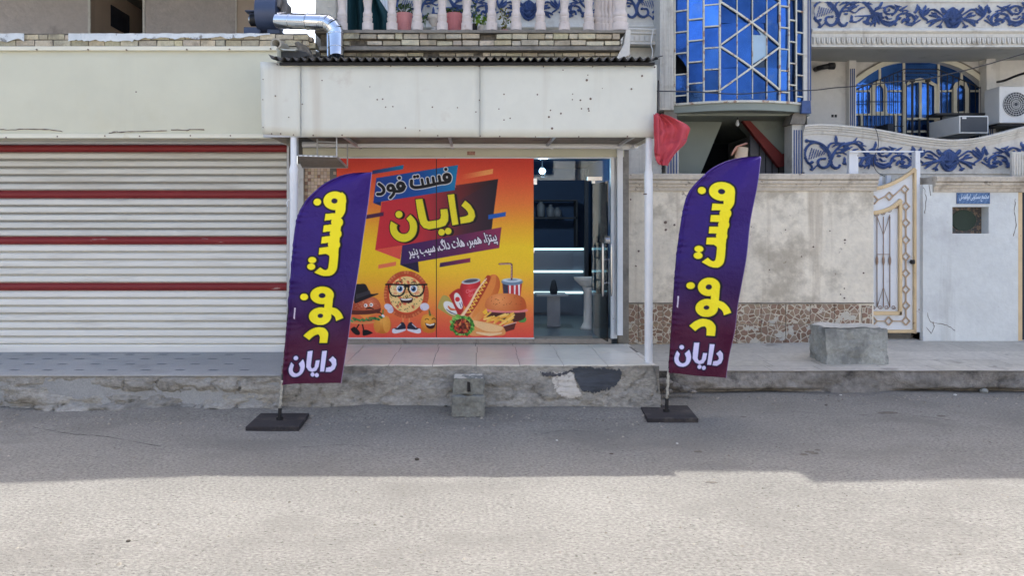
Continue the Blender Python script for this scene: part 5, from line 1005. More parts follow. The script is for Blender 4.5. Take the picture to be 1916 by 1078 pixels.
b = MB(); c = P(1380, 231, 12.2); b.lathe(c.x, 12.2, [(.005, c.z-.045), (.025, c.z-.03), (.03, c.z), (.018, c.z+.03), (.015, c.z+.06)], 14); b.build('glass_bulb', m_plast, lbm, smooth=True)
b = MB(); b.tube([c+Vector((0, 0, .06)), c+Vector((.003, 0, .14))], .006, 6); b.build('cord', m_black, lbm)
b = MB()
for x0_, x1_, y0_, y1_ in ((1246, 1270, 240, 330), (1482, 1503, 232, 330)):
    b.pbox(x0_, y0_, x1_, y1_, 11.95, .3)
b.build_parts('fluted_column', m_trim, hs)
b = MB()
for x0_, x1_ in ((1247, 1269), (1483, 1502)):
    for i in range(4): x = PX(x0_+2+(x1_-x0_-3)*i/3.6, 11.945); b.box(x, x+.018, 11.94, 11.95, 2.8, PZ(243, 11.945))
b.build('column_stripes', m_blue2, hs)
b = MB(); b.prism([(PX(1478, 11.9), PZ(232, 11.9)), (PX(1506, 11.9), PZ(232, 11.9)), (PX(1512, 11.9), PZ(200, 11.9)), (PX(1500, 11.9), PZ(196, 11.9)), (PX(1484, 11.9), PZ(214, 11.9))], 11.9, 12.2); b.pbox(1244, 206, 1268, 244, 11.96, .3, .01); b.build_parts('capital', m_slab, hs)
# main wall with arched window
b = MB()
xa, xb = 1601, 1842
arch = [(1601, 180)]+[(1722+121*math.cos(math.pi-t), 155+(-0)-42*math.sin(t)) for t in np.linspace(.0, math.pi, 24)]+[(1842, 180)]
arch = catmull([(1601, 158), (1625, 140), (1655, 124), (1690, 115.5), (1722, 113), (1755, 115.5), (1790, 126), (1820, 143), (1842, 162)], 5)
W_ = lambda x, y, o=0: P(x, y, DW)+Vector((0, -o, 0))
pts = arch; n = len(pts)
for i in range(n-1): b.quad(W_(*pts[i]), W_(*pts[i+1]), W_(pts[i+1][0], 60), W_(pts[i][0], 60))
b.quad(W_(1510, 60), W_(1601, 60), W_(1601, 330), W_(1510, 330)); b.quad(W_(1842, 60), W_(XR+60, 60), W_(XR+60, 330), W_(1842, 330))
for i in range(n-1): b.quad(W_(*pts[i]), W_(*pts[i+1]), W_(*pts[i+1], -.14), W_(*pts[i], -.14))
b.quad(W_(1601, 158), W_(1601, 330), W_(1601, 330, -.14), W_(1601, 158, -.14)); b.quad(W_(1842, 162), W_(1842, 330), W_(1842, 330, -.14), W_(1842, 162, -.14))
b.build('main_wall', m_house, hs)
aw = empty('arched_window', (7.5, 13.2, 3.5)); aw.parent = hs; aw.location = wpos(aw)-wpos(hs)
b = MB(); o_ = [(x+(x-1722)*.035, y-9) for x, y in arch]
b.ring([[W_(*p, .03), W_(*q, .03), W_(*q, -.01), W_(*p, -.01)] for p, q in zip(arch, o_)]); b.build('arch_band', m_frame2, aw)
b = MB(); o2 = [(x+(x-1722)*.012, y-2.2) for x, y in o_]; b.ring([[W_(*p, .04), W_(*q, .04), W_(*q, 0), W_(*p, 0)] for p, q in zip(o_, o2)]); b.build('arch_edge', m_slab, aw)
b = MB(); DG = DW+.12
def gp(poly, g, t=0): b.col = (g, g, g); b.poly([P(x, y, DG)+Vector((0, rg.uniform(-1, 1)*.002+t*(x-1722)/60, 0)) for x, y in poly])
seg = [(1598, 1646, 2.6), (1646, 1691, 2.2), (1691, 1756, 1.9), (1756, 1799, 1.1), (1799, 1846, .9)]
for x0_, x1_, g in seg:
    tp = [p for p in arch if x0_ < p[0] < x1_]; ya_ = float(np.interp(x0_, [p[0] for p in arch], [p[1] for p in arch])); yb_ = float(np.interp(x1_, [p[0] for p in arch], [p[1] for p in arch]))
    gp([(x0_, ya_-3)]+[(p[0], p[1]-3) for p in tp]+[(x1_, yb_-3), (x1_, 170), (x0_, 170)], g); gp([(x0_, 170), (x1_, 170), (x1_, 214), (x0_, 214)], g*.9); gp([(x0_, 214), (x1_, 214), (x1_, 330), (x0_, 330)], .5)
b.build('blue_glass', m_bglass, aw)
b = MB()
def fb(x0_, y0_, x1_, y1_, w_=3.0, o=0): b.bar(P(x0_, y0_, DG-.016-o), P(x1_, y1_, DG-.016-o), w_*DG/F, .022)
for x_ in (1691, 1756): fb(x_, 112, x_, 330, 4)
for x_ in (1646, 1799): fb(x_, 128, x_, 155, 4)
for a_, c_ in ((1601, 1628), (1662, 1691), (1756, 1782), (1815, 1842)): fb(a_, 170, c_, 170, 3.2, .003)
fb(1601, 214, 1691, 214, 3.5, .004); fb(1691, 222, 1756, 222, 4, .004); fb(1691, 246, 1750, 246, 4, .004); fb(1722, 148, 1722, 222, 4.5, .006); fb(1612, 214, 1612, 330, 3.5, .002); fb(1676, 214, 1676, 330, 3.5, .002); fb(1764, 214, 1764, 330, 3.5, .002)
for cx_, r_, y0_, y1_ in ((1645, 14, 166, 212), (1798, 14, 166, 212)):
    oo = [(cx_-r_-3, y1_), (cx_-r_-3, y0_), (cx_-10, y0_-12), (cx_, y0_-16), (cx_+10, y0_-12), (cx_+r_+1, y0_), (cx_+r_+1, y1_)]; ii = [(cx_-7, y1_-4), (cx_-7, y0_), (cx_-5, y0_-5), (cx_, y0_-8), (cx_+5, y0_-5), (cx_+8, y0_), (cx_+8, y1_-4)]
    b.ring([[P(*p, DG-.036), P(*q, DG-.036), P(*q, DG-.006), P(*p, DG-.006)] for p, q in zip(oo, ii)]); fb(cx_-r_-2, y1_-1, cx_+r_+1, y1_-1, 5, .01)
m_frame_ = 0
oo = [(1692, 250), (1692, 158), (1703, 150), (1722, 145), (1741, 150), (1754, 158), (1754, 250)]; ii = [(1696.5, 250), (1696.5, 160), (1706, 155.5), (1722, 153), (1738, 155.5), (1748, 161), (1748, 250)]
b.ring([[P(*p, DG-.040), P(*q, DG-.040), P(*q, DG-.006), P(*p, DG-.006)] for p, q in zip(oo, ii)])
b.build('window_frame', m_frame2, aw)
b = MB(); DBr = DW-.05
for i, x_ in enumerate(list(np.arange(1607, 1700, 8.1))+[1707, 1736]+list(np.arange(1762, 1842, 10.5))):
    yt_ = 165-.36*(x_-1601) if x_ < 1690 else (150 if x_ < 1750 else 128+.42*(x_-1756)); thick = .028 if x_ in (1707, 1736) else .012
    a_, c_ = P(x_, yt_, DBr), P(x_, 300, DBr); b.bar(a_, c_, thick, thick)
    if thick > .02: b.bar(a_+Vector((0, 0, -.03)), a_+Vector((0, 0, .02)), .07, .05)
for (x0_, y0_), (x1_, y1_) in (((1601, 168), (1692, 129)), ((1692, 129), (1754, 129)), ((1692, 136), (1754, 136)), ((1754, 129), (1842, 168)), ((1601, 190), (1690, 190)), ((1720, 222), (1720, 262)), ((1601, 236), (1690, 236))): b.bar(P(x0_, y0_, DBr+.02), P(x1_, y1_, DBr+.02), .014 if x0_ != 1720 else .035, .014)
b.build('security_bars', m_black, aw)
b = MB(); b.pbox(1752, 211, 1848, 215, 12.9, .3); b.build('ledge', m_black, aw)
b = MB(); b.pbox(1589, 100, 1602, 330, 13.08, .12); b.pbox(1846, 100, 1863, 330, 13.0, .2); b.pbox(1588, 98, 1606, 102, 13.0, .2); b.pbox(1844, 98, 1866, 102, 12.95, .2); b.build_parts('pilaster', m_house, hs)
b = MB()
for x_ in (1591, 1594.6, 1598): b.box(PX(x_, 13.07), PX(x_+1.6, 13.07), 13.068, 13.08, 2.8, PZ(128, 13.07))
for x_ in (1849, 1853, 1857): b.box(PX(x_, 12.99), PX(x_+1.4, 12.99), 12.988, 13.0, 2.8, PZ(180, 12.99))
b.build('pilaster_stripes', m_blue2, hs)
# added upper storeys and roof, unseen above the frame, shaped to shade the street
b = MB(); b.box(PX(1516, 12), 14.6, 13.5, 19, 3, 9.0); b.box(PX(1230, 12), 14.6, 12.55, 19, 6.2, 9.0); b.box(14.3, 14.6, 12, 19, 0, 9); b.build_parts('added_upper_storey', m_house, hs)
b = MB()
for z_, pl_ in ((9.25, [(-15, 10.9), (-2.9, 11.13), (-1.2, 11.34), (.8, 11.44), (3.60, 11.45), (3.60, 19.2), (-15, 19.2)]), (9.3, [(3.60, 11.21), (6.7, 11.36), (15, 11.4), (15, 19.2), (3.60, 19.2)])):
    b.ring([[(x, y, z) for x, y in pl_] for z in (9.0, z_)]); b.build_parts('roof', m_slab, hs)  # unseen slab added, front edge drawn to set the road's shadow line
# black hose stub, sockets
b = MB(); b.tube([P(1531, 127, 13.1)+Vector((0, .1, 0)), P(1532, 127, 13.0), P(1540, 125, 12.95), P(1552, 123, 12.95)], .045, 14); b.tube([P(1551, 123, 12.95), P(1561, 123, 12.95)], .06, 14)
tag(b.build('vent_pipe', m_black, smooth=True, auto=40), 'short bent black pipe elbow sticking out of the pale wall beside the glass bay', 'pipe')
b = MB(); b.pbox(1556, 214, 1560, 219, DW-.01, .03); b.pbox(1562, 214, 1566, 219, DW-.01, .03); tag(b.build('wall_socket', m_black), 'pair of small black holes in the pale wall left of the arched window', 'wall fitting')
# ------------------------------------------------------------------ air conditioners
ac = empty('outdoor_unit', tuple(P(1900, 230, 12.7)), 'white split air conditioner outdoor unit with round fan on wall brackets at the right edge', 'air conditioner')
b = MB(); x0_, x1_, y0_, y1_ = 1870, 1958, 161, 230; b.pbox(x0_, y0_, x1_, y1_, 12.55, .38); b.build('casing', m_plast, ac, bevel=.015)
b = MB(); c = P(1900, 195, 12.545); b.tube([c+Vector((0, -.006, 0)), c+Vector((0, .01, 0))], .205, 36); b.build('fan_recess', m_grille, ac)
b = MB()
for r in (.205, .17, .135, .10, .065): 
    ring = [c+Vector((r*math.cos(t), -.014, r*math.sin(t))) for t in np.linspace(0, 2*math.pi, 37)]; b.tube(ring, .0035, 5, False)
for t in np.linspace(0, math.pi*2, 25)[:-1]: b.tube([c+Vector((.03*math.cos(t), -.014, .03*math.sin(t))), c+Vector((.205*math.cos(t), -.014, .205*math.sin(t)))], .0025, 4, False)
b.build('fan_guard', m_plast, ac)
b = MB()
for t in (0.4, 2.5, 4.6): b.poly([c+Vector((.04*math.cos(t), -.008, .04*math.sin(t))), c+Vector((.18*math.cos(t), -.008, .18*math.sin(t))), c+Vector((.17*math.cos(t+.8), -.008, .17*math.sin(t+.8)))])
b.build('fan_blade', m_black, ac)
b = MB(); b.box(PX(1866, 12.6), PX(1958, 12.6), 12.6, 13.2, PZ(235, 12.6), PZ(231, 12.6)); b.pprism([(1866, 231), (1958, 231), (1958, 262), (1866, 238)], 12.95, .1); b.build('bracket', m_black, ac)
wa = empty('window_unit', tuple(P(1805, 250, 12.6)), 'boxy white window air conditioner with dark grille jutting below the arched window', 'air conditioner')
b = MB(); b.pbox(1795, 216, 1850, 249.5, 12.35, .9); b.build('casing', m_plast, wa, bevel=.01)
b = MB(); b.pbox(1798, 218.5, 1847.5, 246.5, 12.34, .02); b.build('grille', m_grille, wa)
b = MB(); b.pbox(1800.5, 218.8, 1808.5, 222.2, 12.335, .01); b.build_parts('badge', m_plast, wa, bevel=.003)
b = MB(); b.ring([[P(1763, 217, 13.1), P(1763, 251, 13.1), P(1766, 251, 13.1), P(1766, 217, 13.1)], [P(1796, 218, 12.4), P(1796, 248, 12.4), P(1798, 248, 12.4), P(1798, 218, 12.4)]]); b.build('side_panel', m_alu, wa)
# ------------------------------------------------------------------ cables and wires
def cable(name, pts, r, m, label, cat='cable'):
    b = MB(); b.tube([P(*p) for p in pts], r, 6); tag(b.build(name, m, smooth=True), label, cat)
def c3d(pts, k=8): return [tuple(q) for q in catmull3(pts, k)]
def catmull3(pts, k):
    q = [pts[0]]+list(pts)+[pts[-1]]; out = []
    for i in range(1, len(q)-2):
        p0, p1, p2, p3 = [np.array(v, float) for v in q[i-1:i+3]]
        for j in range(k): t = j/k; out.append(.5*(2*p1+(p2-p0)*t+(2*p0-5*p1+4*p2-p3)*t*t+(3*p1-p0-3*p2+p3)*t**3))
    out.append(np.array(pts[-1], float)); return out
cable('power_cable', c3d([(1228, 170, 8.5), (1300, 171.5, 9.5), (1380, 175.5, 10.5), (1460, 170, 11), (1520, 168.5, 11), (1560, 164, 11), (1600, 161, 11), (1680, 152, 11), (1730, 148, 11), (1780, 137, 11), (1830, 125, 11), (1920, 99, 11), (2000, 80, 11)]), .008, m_cable, 'long sagging grey power cable crossing the blue bay and the arched window')
cable('bracket_cable', c3d([(1866, 153, 12.9), (1880, 150, 12.6), (1900, 142, 12.3), (1930, 132, 12)]), .02, m_black, 'short thick dark cable above the outdoor air conditioner unit')
cable('hanging_wire', c3d([(1636, 235, 11.75), (1642, 252, 11.75), (1643, 275, 11.75), (1634, 300, 11.75), (1640, 320, 11.75), (1656, 330, 11.5)]), .005, m_cable, 'thin wire hanging down over the scroll relief of the lower balcony')
cable('white_wire', c3d([(1222, 55, 12.0), (1218, 80, 12.0), (1221, 95, 12.0), (1219, 110, 12.0)]), .008, m_plast, 'thin white wire dangling under the cornice left of the blue glass bay')
cable('antenna_spike', [(1222, 113, 8.6), (1232, 106, 8.6), (1240, 104, 8.6)], .006, m_black, 'small dark metal spike at the right end of the corrugated roof', 'metal rod')
# ------------------------------------------------------------------ terrace balustrade, stair balustrade, pots, curtain
bs = empty('balustrade', (0, 9.98, 4.63), 'row of pale cast stone balusters on the brick terrace edge above the shop', 'balustrade')
D9 = 10.0; z0 = PZ(57, D9)
bp = [(.075, 0), (.075, .10), (.055, .11), (.065, .14), (.066, .17), (.055, .18), (.062, .20), (.063, .23), (.052, .25), (.048, .29), (.058, .38), (.068, .46), (.066, .52), (.045, .60), (.04, .66), (.055, .70), (.06, .74), (.07, .76), (.07, .84)]
first = None
for i, px in enumerate((640, 688, 733.5, 781, 827.5, 873.5, 920, 965.5, 1011, 1056, 1101.5, 1160)):
    if first is None: b = MB(); b.lathe(PX(px, D9), D9, [(r, z0+z) for r, z in bp], 18); first = b.build('baluster', m_bal, bs, smooth=True, auto=40)
    else: o = first.copy(); COL.objects.link(o); o.parent = bs; o.location = first.location+Vector((PX(px, D9)-PX(640, D9), 0, 0)); o.scale = (1.0 if i != 11 else 1.5, 1, 1)
b = MB(); b.box(PX(592, D9), PX(1185, D9), 9.88, 10.12, z0+.84, z0+.94); b.build('handrail', m_bal, bs)
s2 = empty('stair_balustrade', (2.1, 11, 4.63), 'sunlit cream balustrade climbing beside the terrace near the blue bay', 'balustrade')
for i, (px, yb_, D_) in enumerate(((1118, 46, 10.3), (1124, 36, 10.45), (1131, 30, 10.6), (1139, 30, 10.75), (1146, 36, 10.9), (1152, 42, 11.05))):
    b = MB(); zb_ = PZ(57, D_)-.02; b.lathe(PX(px, D_), D_, [(r*.8, zb_+z*1.1) for r, z in bp], 14); b.build('baluster', m_bal, s2, smooth=True, auto=40)
b = MB(); b.ring([[P(x, y, D_), P(x+3, y-5, D_), P(x+3, y-5, D_)+Vector((0, .12, 0)), P(x, y, D_)+Vector((0, .12, 0))] for x, y, D_ in ((1110, 40, 10.2), (1122, 18, 10.5), (1136, -6, 10.8), (1150, -30, 11.1))]); b.build('stair_rail', m_bal, s2)
def planter(px, r0_, r1_, yt_, D_, m, label, kind='herring'):
    x = PX(px, D_); zb_ = PZ(57, D_)-.03; zt_ = PZ(yt_, D_); t = empty('flower_pot', (x, D_, zb_), label, 'flower pot'); b = MB()
    if kind == 'urn': pr = [(r0_*.6, zb_), (r0_*.55, zb_+.04), (r0_*.35, zb_+.08), (r0_*.8, zb_+.14), (r1_*.98, zb_+.24), (r1_, zt_-.02), (r1_*1.08, zt_), (r1_*.9, zt_), (r1_*.9, zt_-.04)]
    else: pr = [(r0_, zb_)]+[(r0_+(r1_-r0_)*k/10, zb_+(zt_-zb_)*k/10) for k in range(1, 10)]+[(r1_*1.04, zt_-.012), (r1_*1.04, zt_), (r1_*.92, zt_), (r1_*.9, zt_-.03)]
    b.lathe(x, D_, pr, 28); b.build('pot', m, t, smooth=True, auto=50)
    if kind == 'herring':
        b = MB(); n = 14
        for k in range(n):
            a0 = math.pi+math.pi*k/n; a1 = math.pi+math.pi*(k+1)/n
            for j in range(9):
                z_ = zb_+.03+(zt_-zb_-.06)*j/8.5; dz = .022*(1 if k % 2 else -1); rr_ = lambda z: (r0_+(r1_-r0_)*(z-zb_)/(zt_-zb_))*1.01
                b.tube([(x+rr_(z_)*math.cos(a0), D_+rr_(z_)*math.sin(a0), z_-dz/2), (x+rr_(z_)*math.cos(a1), D_+rr_(z_)*math.sin(a1), z_+dz/2)], .0045, 4, False)
        b.build('herringbone_ridges', m, t)
    b = MB(); b.lathe(x, D_, [(r1_*.9, zt_-.03), (.001, zt_-.025)], 16); b.build('soil', m_soil, t)
    return t, x, zt_
def leaves(t, x, y, z, n, spread, hgt, size, cols_, name='foliage', seed=1):
    b = MB(); q = random.Random(seed)
    for i in range(n):
        a = q.uniform(0, 6.28); r = spread*math.sqrt(q.random()); c = Vector((x+r*math.cos(a), y+r*.6*math.sin(a), z+q.uniform(.0, hgt))); d_ = Vector((q.uniform(-1, 1), q.uniform(-1, 1), q.uniform(-.3, 1))).normalized()*size*q.uniform(.6, 1.2); s_ = d_.cross(Vector((q.uniform(-1, 1), q.uniform(-1, 1), .3))).normalized()*size*.32
        b.col = q.choice(cols_); b.poly([c-d_*.5, c+s_, c+d_*.5, c-s_])
    for i in range(8):
        a = q.uniform(0, 6.28); b.col = cols_[0]; e_ = Vector((x+spread*.8*math.cos(a), y+spread*.5*math.sin(a), z+hgt*q.uniform(.4, 1))); b.tube([(x, y, z-.03), (x+(e_.x-x)*.4, y, z+hgt*.5), e_], .003, 4)
    b.build(name, m_leaf, t)
t, x, zt_ = planter(756, .085, .115, 26, 10.25, m_clay, 'left pink herringbone flower pot behind the balusters'); leaves(t, x, 10.25, zt_, 60, .12, .14, .05, [(.25, .4, .35), (.4, .5, .4)], seed=1)
t, x, zt_ = planter(850, .085, .112, 26, 10.25, mat('deeper pink planter', c3(212, 136, 138), .6, (9, .08)), 'deeper pink herringbone flower pot with dark green sprigs, right of the white urn'); leaves(t, x, 10.25, zt_, 90, .14, .07, .045, [(.3, .42, .35), (.5, .6, .4)], seed=2)
t, x, zt_ = planter(812, .08, .085, 33, 10.3, m_trim, 'small white fluted urn between the two pink pots', 'urn'); leaves(t, x-.12, 10.3, zt_-.1, 50, .07, .16, .04, [(.5, .6, .4), (.3, .4, .3)], seed=3)
t, x, zt_ = planter(905, .055, .07, 48, 10.3, m_trim, 'low white bowl with bright yellow green leaves behind the balusters', 'plain'); leaves(t, x, 10.3, zt_, 46, .1, .16, .075, [(1.6, 1.7, .5), (1.1, 1.5, .5), (.5, .8, .3)], seed=4)
t, x, zt_ = planter(887, .04, .05, 45, 10.35, m_black, 'small black pot with thin twigs beside the bright leaved bowl', 'plain'); leaves(t, x, 10.35, zt_, 40, .06, .3, .035, [(.5, .55, .3), (.8, .8, .4)], seed=5)
t, x, zt_ = planter(945, .04, .05, 56, 10.35, m_clay, 'small low clay pot with reddish dried stems behind the balusters', 'plain'); leaves(t, x, 10.35, zt_, 40, .08, .3, .05, [(1.5, .7, .35), (1.2, .8, .5), (.7, .7, .4)], seed=6)
b = MB()
b.grid(lambda u, v: Vector((PX(650+(40+8*v)*u, 11), 11-.06*math.sin(u*14), PZ(-30+92*v, 11))), 30, 4)
b.build('cloth', m_tarp, thick=.004); cu = empty('curtain', (PX(685, 11), 11, 4.6), 'dark green cloth curtain hanging behind the left balusters', 'curtain'); o = COL.objects['cloth'] if 'cloth' in COL.objects and COL.objects['cloth'].parent is None else [q for q in COL.objects if q.name.startswith('cloth') and q.parent is None][0]
o.parent = cu; o.location -= wpos(cu)
b = MB(); b.grid(lambda u, v: Vector((PX(692+(4+34*min(1, v*1.4)**1.2)*u+2*v, 11.1), 11.1-.05*math.sin(u*11+v), PZ(-30+(92-8*u)*v, 11.1))), 24, 12); b.build('drawn_cloth', m_tarp, cu, smooth=True, thick=.004)
b = MB(); x = PX(706, 11.6)
for i in range(7): b.tube([(PX(703+5*i, 11.7), 11.7, 4.6), (PX(703+5*i, 11.7), 11.7, 6.2)], .022, 10)
tag(b.build('net_curtain', m_plast, smooth=True), 'pleated white sheet hanging right behind the dark green curtain', 'curtain')
# ------------------------------------------------------------------ garden wall, gate, right wall
gw = empty('garden_wall', (4, 11, .3), 'stained cream plaster garden wall with moulded coping and crazy stone tile skirting', 'wall')
XG0, XG1 = 2.02, PX(1635, 11)
b = MB(); b.box(XG0, XG1, 11.0, 11.25, .2, PZ(340, 11)); b.build('plaster_wall', m_gwall, gw, bevel=.01)
b = MB(); cp = [(0, -.24), (.02, -.24), (.03, -.21), (.03, -.18), (.05, -.175), (.05, -.14), (.075, -.13), (.075, -.085), (.06, -.08), (.10, -.07), (.105, 0), (.09, .012), (-.30, .012), (-.30, -.24)]
b.sweep([(x_+0, 11.0+.004*nz(x_, 3, 0, 2), PZ(326, 10.9)+.006*nz(x_, 0, 0, 1.4)) for x_ in np.linspace(XG0-.01, XG1+.03, 60)], cp); b.build('coping', m_cope, gw, smooth=True, auto=30)
# stone tile skirting with real crazy paving cells
def stonemat():
    m = bpy.data.materials.new('crazy stone tile'); m.use_nodes = True; nt = m.node_tree; N = nt.nodes; L = nt.links; bs_ = N['Principled BSDF']; bs_.inputs['Roughness'].default_value = .5
    g = N.new('ShaderNodeNewGeometry'); v = N.new('ShaderNodeTexVoronoi'); v.feature = 'DISTANCE_TO_EDGE'; v.inputs['Scale'].default_value = 12; L.new(g.outputs['Position'], v.inputs['Vector'])
    v2 = N.new('ShaderNodeTexVoronoi'); v2.inputs['Scale'].default_value = 12; L.new(g.outputs['Position'], v2.inputs['Vector'])
    n_ = N.new('ShaderNodeTexNoise'); n_.inputs['Scale'].default_value = 14; n_.inputs['Detail'].default_value = 6; L.new(g.outputs['Position'], n_.inputs['Vector'])
    cr = N.new('ShaderNodeValToRGB'); L.new(v2.outputs['Color'], cr.inputs[0]); el = cr.color_ramp.elements; el[0].color = (*c3(132, 98, 78), 1); el[1].color = (*c3(176, 156, 134), 1); e_ = el.new(.5); e_.color = (*c3(150, 120, 98), 1)
    mx = N.new('ShaderNodeMix'); mx.data_type = 'RGBA'; mx.blend_type = 'MULTIPLY'; mx.inputs[0].default_value = .35; L.new(cr.outputs[0], mx.inputs[6]); L.new(n_.outputs['Color'], mx.inputs[7])
    r_ = N.new('ShaderNodeMapRange'); L.new(v.outputs['Distance'], r_.inputs[0]); r_.inputs[1].default_value = .05; r_.inputs[2].default_value = .075
    m3 = N.new('ShaderNodeMix'); m3.data_type = 'RGBA'; L.new(r_.outputs[0], m3.inputs[0]); m3.inputs[6].default_value = (*c3(202, 192, 172), 1); L.new(mx.outputs[2], m3.inputs[7])
    n4 = N.new('ShaderNodeTexNoise'); n4.inputs['Scale'].default_value = 5; n4.inputs['Detail'].default_value = 6; L.new(g.outputs['Position'], n4.inputs['Vector']); r4 = N.new('ShaderNodeMapRange'); L.new(n4.outputs['Fac'], r4.inputs[0]); r4.inputs[1].default_value = .585; r4.inputs[2].default_value = .60
    m5 = N.new('ShaderNodeMix'); m5.data_type = 'RGBA'; L.new(r4.outputs[0], m5.inputs[0]); L.new(m3.outputs[2], m5.inputs[6]); m5.inputs[7].default_value = (*c3(196, 190, 176), 1)
    L.new(m5.outputs[2], bs_.inputs['Base Color']); bp_ = N.new('ShaderNodeBump'); bp_.inputs['Distance'].default_value = .004; L.new(r_.outputs[0], bp_.inputs['Height']); L.new(bp_.outputs[0], bs_.inputs['Normal']); return m
b = MB(); x_ = XG0; ztp = PZ(569, 11)
while x_ < PX(1600, 11):
    for r in range(2): b.box(x_+.004, min(x_+.356, XG1-.2), 10.975+random.uniform(0, .003), 11.0, ztp-.29*(r+1)+.005, ztp-.29*r-.004)
    x_ += .36
b.box(PX(1612, 11), PX(1630, 11), 10.978, 11.0, .2, ztp-.02)
b.build('stone_tiles', stonemat(), gw)
b = MB(); b.box(XG0, XG1, 10.985, 11.0, ztp+.002, ztp+.02, .003); b.build('render_edge', m_slab, gw)
# gate
gt = empty('gate', (6.1, 11.15, .4), 'white sheet metal gate with gold frames and bronze diamond trellis, half hidden by the wall', 'gate')
DGt = 11.12
def G(x, y, o=0): return P(x, y, DGt-o)
gl_ = 1560
topg = catmull([(1560, 357), (1600, 356), (1636, 353), (1660, 347), (1685, 335), (1702, 324), (1712, 316)], 6)
b = MB(); b.prism([(PX(x, DGt), PZ(y, DGt)) for x, y in topg]+[(PX(1713, DGt), PZ(622, DGt)), (PX(1560, DGt), PZ(622, DGt))], DGt, DGt+.02); b.build('sheet', m_gatew, gt)
b = MB()
for (x0_, y0_), (x1_, y1_) in zip(topg, topg[1:]): b.bar(G(x0_, y0_, .02), G(x1_, y1_, .02), .05, .06)
b.bar(G(1711, 318, .02), G(1711, 624, .02), .035, .06); b.bar(G(1560, 620, .02), G(1711, 620, .02), .045, .06)
inn = catmull([(1560, 403), (1600, 402), (1636, 398), (1655, 394), (1672, 386), (1686, 374)], 5)
for (x0_, y0_), (x1_, y1_) in zip(inn, inn[1:]): b.bar(G(x0_, y0_, .025), G(x1_, y1_, .025), .055, .05)
b.bar(G(1684, 378, .025), G(1684, 590, .025), .045, .05); b.bar(G(1560, 586, .025), G(1686, 586, .025), .055, .05)
b.build('gold_frame', m_gold, gt, bevel=.004)
b = MB(); dia = []
def diamond(x, y, s_=7):
    for (a_, c_), (d_, e_) in (((-s_, 0), (0, -s_*1.1)), ((0, -s_*1.1), (s_, 0)), ((s_, 0), (0, s_*1.1)), ((0, s_*1.1), (-s_, 0))): b.bar(G(x+a_, y+c_, .015), G(x+d_, y+e_, .015), .017, .02)
vy = [386, 417, 449, 480, 511.5, 542, 572, 601]; 
for i, y in enumerate(vy):
    diamond(1695, y)
    if i < len(vy)-1: b.bar(G(1695, y+7.5, .015), G(1695, vy[i+1]-7.5, .015), .016, .02)
tp_ = [(1600, 370), (1636, 374), (1664, 367), (1693, 354)]
for x, y in tp_: diamond(x, y)
for (x, y), (x2, y2) in zip(tp_, tp_[1:]): b.bar(G(x+7, y, .015), G(x2-7, y2, .015), .016, .02)
b.bar(G(1695, 361, .015), G(1695, 378, .015), .016, .02)
hx = [1606, 1634, 1663, 1695]
for x in hx[:-1]: diamond(x, 601)
for x, x2 in zip(hx, hx[1:]): b.bar(G(x+7, 601, .015), G(x2-7, 601, .015), .016, .02)
b.build('diamond_trellis', m_bronze, gt)
b = MB()
for a_ in (1641, 1653, 1665): b.tube([G(a_, 575, .02), G(a_, 484, .02), G(a_, 405, .02)], .007, 6); b.tube([G(a_, 497, .02), G(a_, 491, .02), G(a_, 484, .02), G(a_, 478, .02)], [.007, .018, .018, .007], 8)
b.tube([G(1641, 405, .02), G(1653, 440, .02), G(1665, 402, .02)], .006, 6); b.tube([G(1641, 575, .02), G(1653, 537, .02), G(1665, 575, .02)], .006, 6); b.tube([G(1641, 476, .02), G(1665, 476, .02)], .005, 6)
for x, y in ((1634, 575), (1647, 575), (1659, 575), (1672, 575), (1640, 401), (1652, 398), (1664, 393), (1676, 386)): b.tube([G(x+4.2*math.cos(t)*(1-t/12), y+4.2*math.sin(t)*(1-t/12), .02) for t in np.linspace(0, 8, 18)], .005, 5)
b.build('wrought_iron_bars', mat('worn bronze bar', c3(150, 124, 104), .5, (9, .2), stain=(9, .58, .06, c3(96, 66, 52), .7)), gt, smooth=True)
b = MB(); c = G(1706, 490, .03); b.lathe(c.x, c.y-.02, [(.03, c.z-.03), (.035, c.z), (.03, c.z+.03)], 12); b.tube([c+Vector((0, -.02, 0)), c+Vector((-.04, -.03, 0))], .014, 8); b.build('lock_knob', m_black, gt)
gfr = empty('gate_frame', (6.2, 11.1, .4)); gfr.parent = gt; gfr.location = wpos(gfr)-wpos(gt)
b = MB(); b.pbox(1589, 282, 1600, 330, 11.2, .08); b.build('post', m_white_p, gfr, bevel=.003)
b = MB(); b.pbox(1713, 282, 1722, 622, 11.08, .1); b.build('post', m_white_p, gfr, bevel=.003)
b = MB(); b.pbox(1589, 282, 1728, 284.5, 11.15, .04); b.pbox(1600, 285, 1606, 330, 11.22, .04); b.build_parts('top_rail', m_white_p, gfr)
b = MB(); b.pbox(1644, 330, 1651, 352, 11.4, .05); b.pbox(1660, 328, 1667, 352, 11.4, .05); b.pbox(1640, 345, 1672, 348, 11.398, .2); tag(b.build('white_rail', m_white_p), 'short white rail on two posts just showing above the gold gate top', 'rail')
b = MB(); b.pbox(1894, 284, 1925, 330, 11.5, .05); [b.box(PX(1896+5*i, 11.5), PX(1898+5*i, 11.5), 11.485, 11.5, PZ(328, 11.5), PZ(287, 11.5)) for i in range(6)]; tag(b.build('ribbed_post', m_trim), 'short white ribbed post at the far right edge above the street wall', 'post')
ww = empty('street_wall', (8.3, 11.1, .4), 'bluish whitewashed wall with stepped coping and grille opening, right of the gate', 'wall')
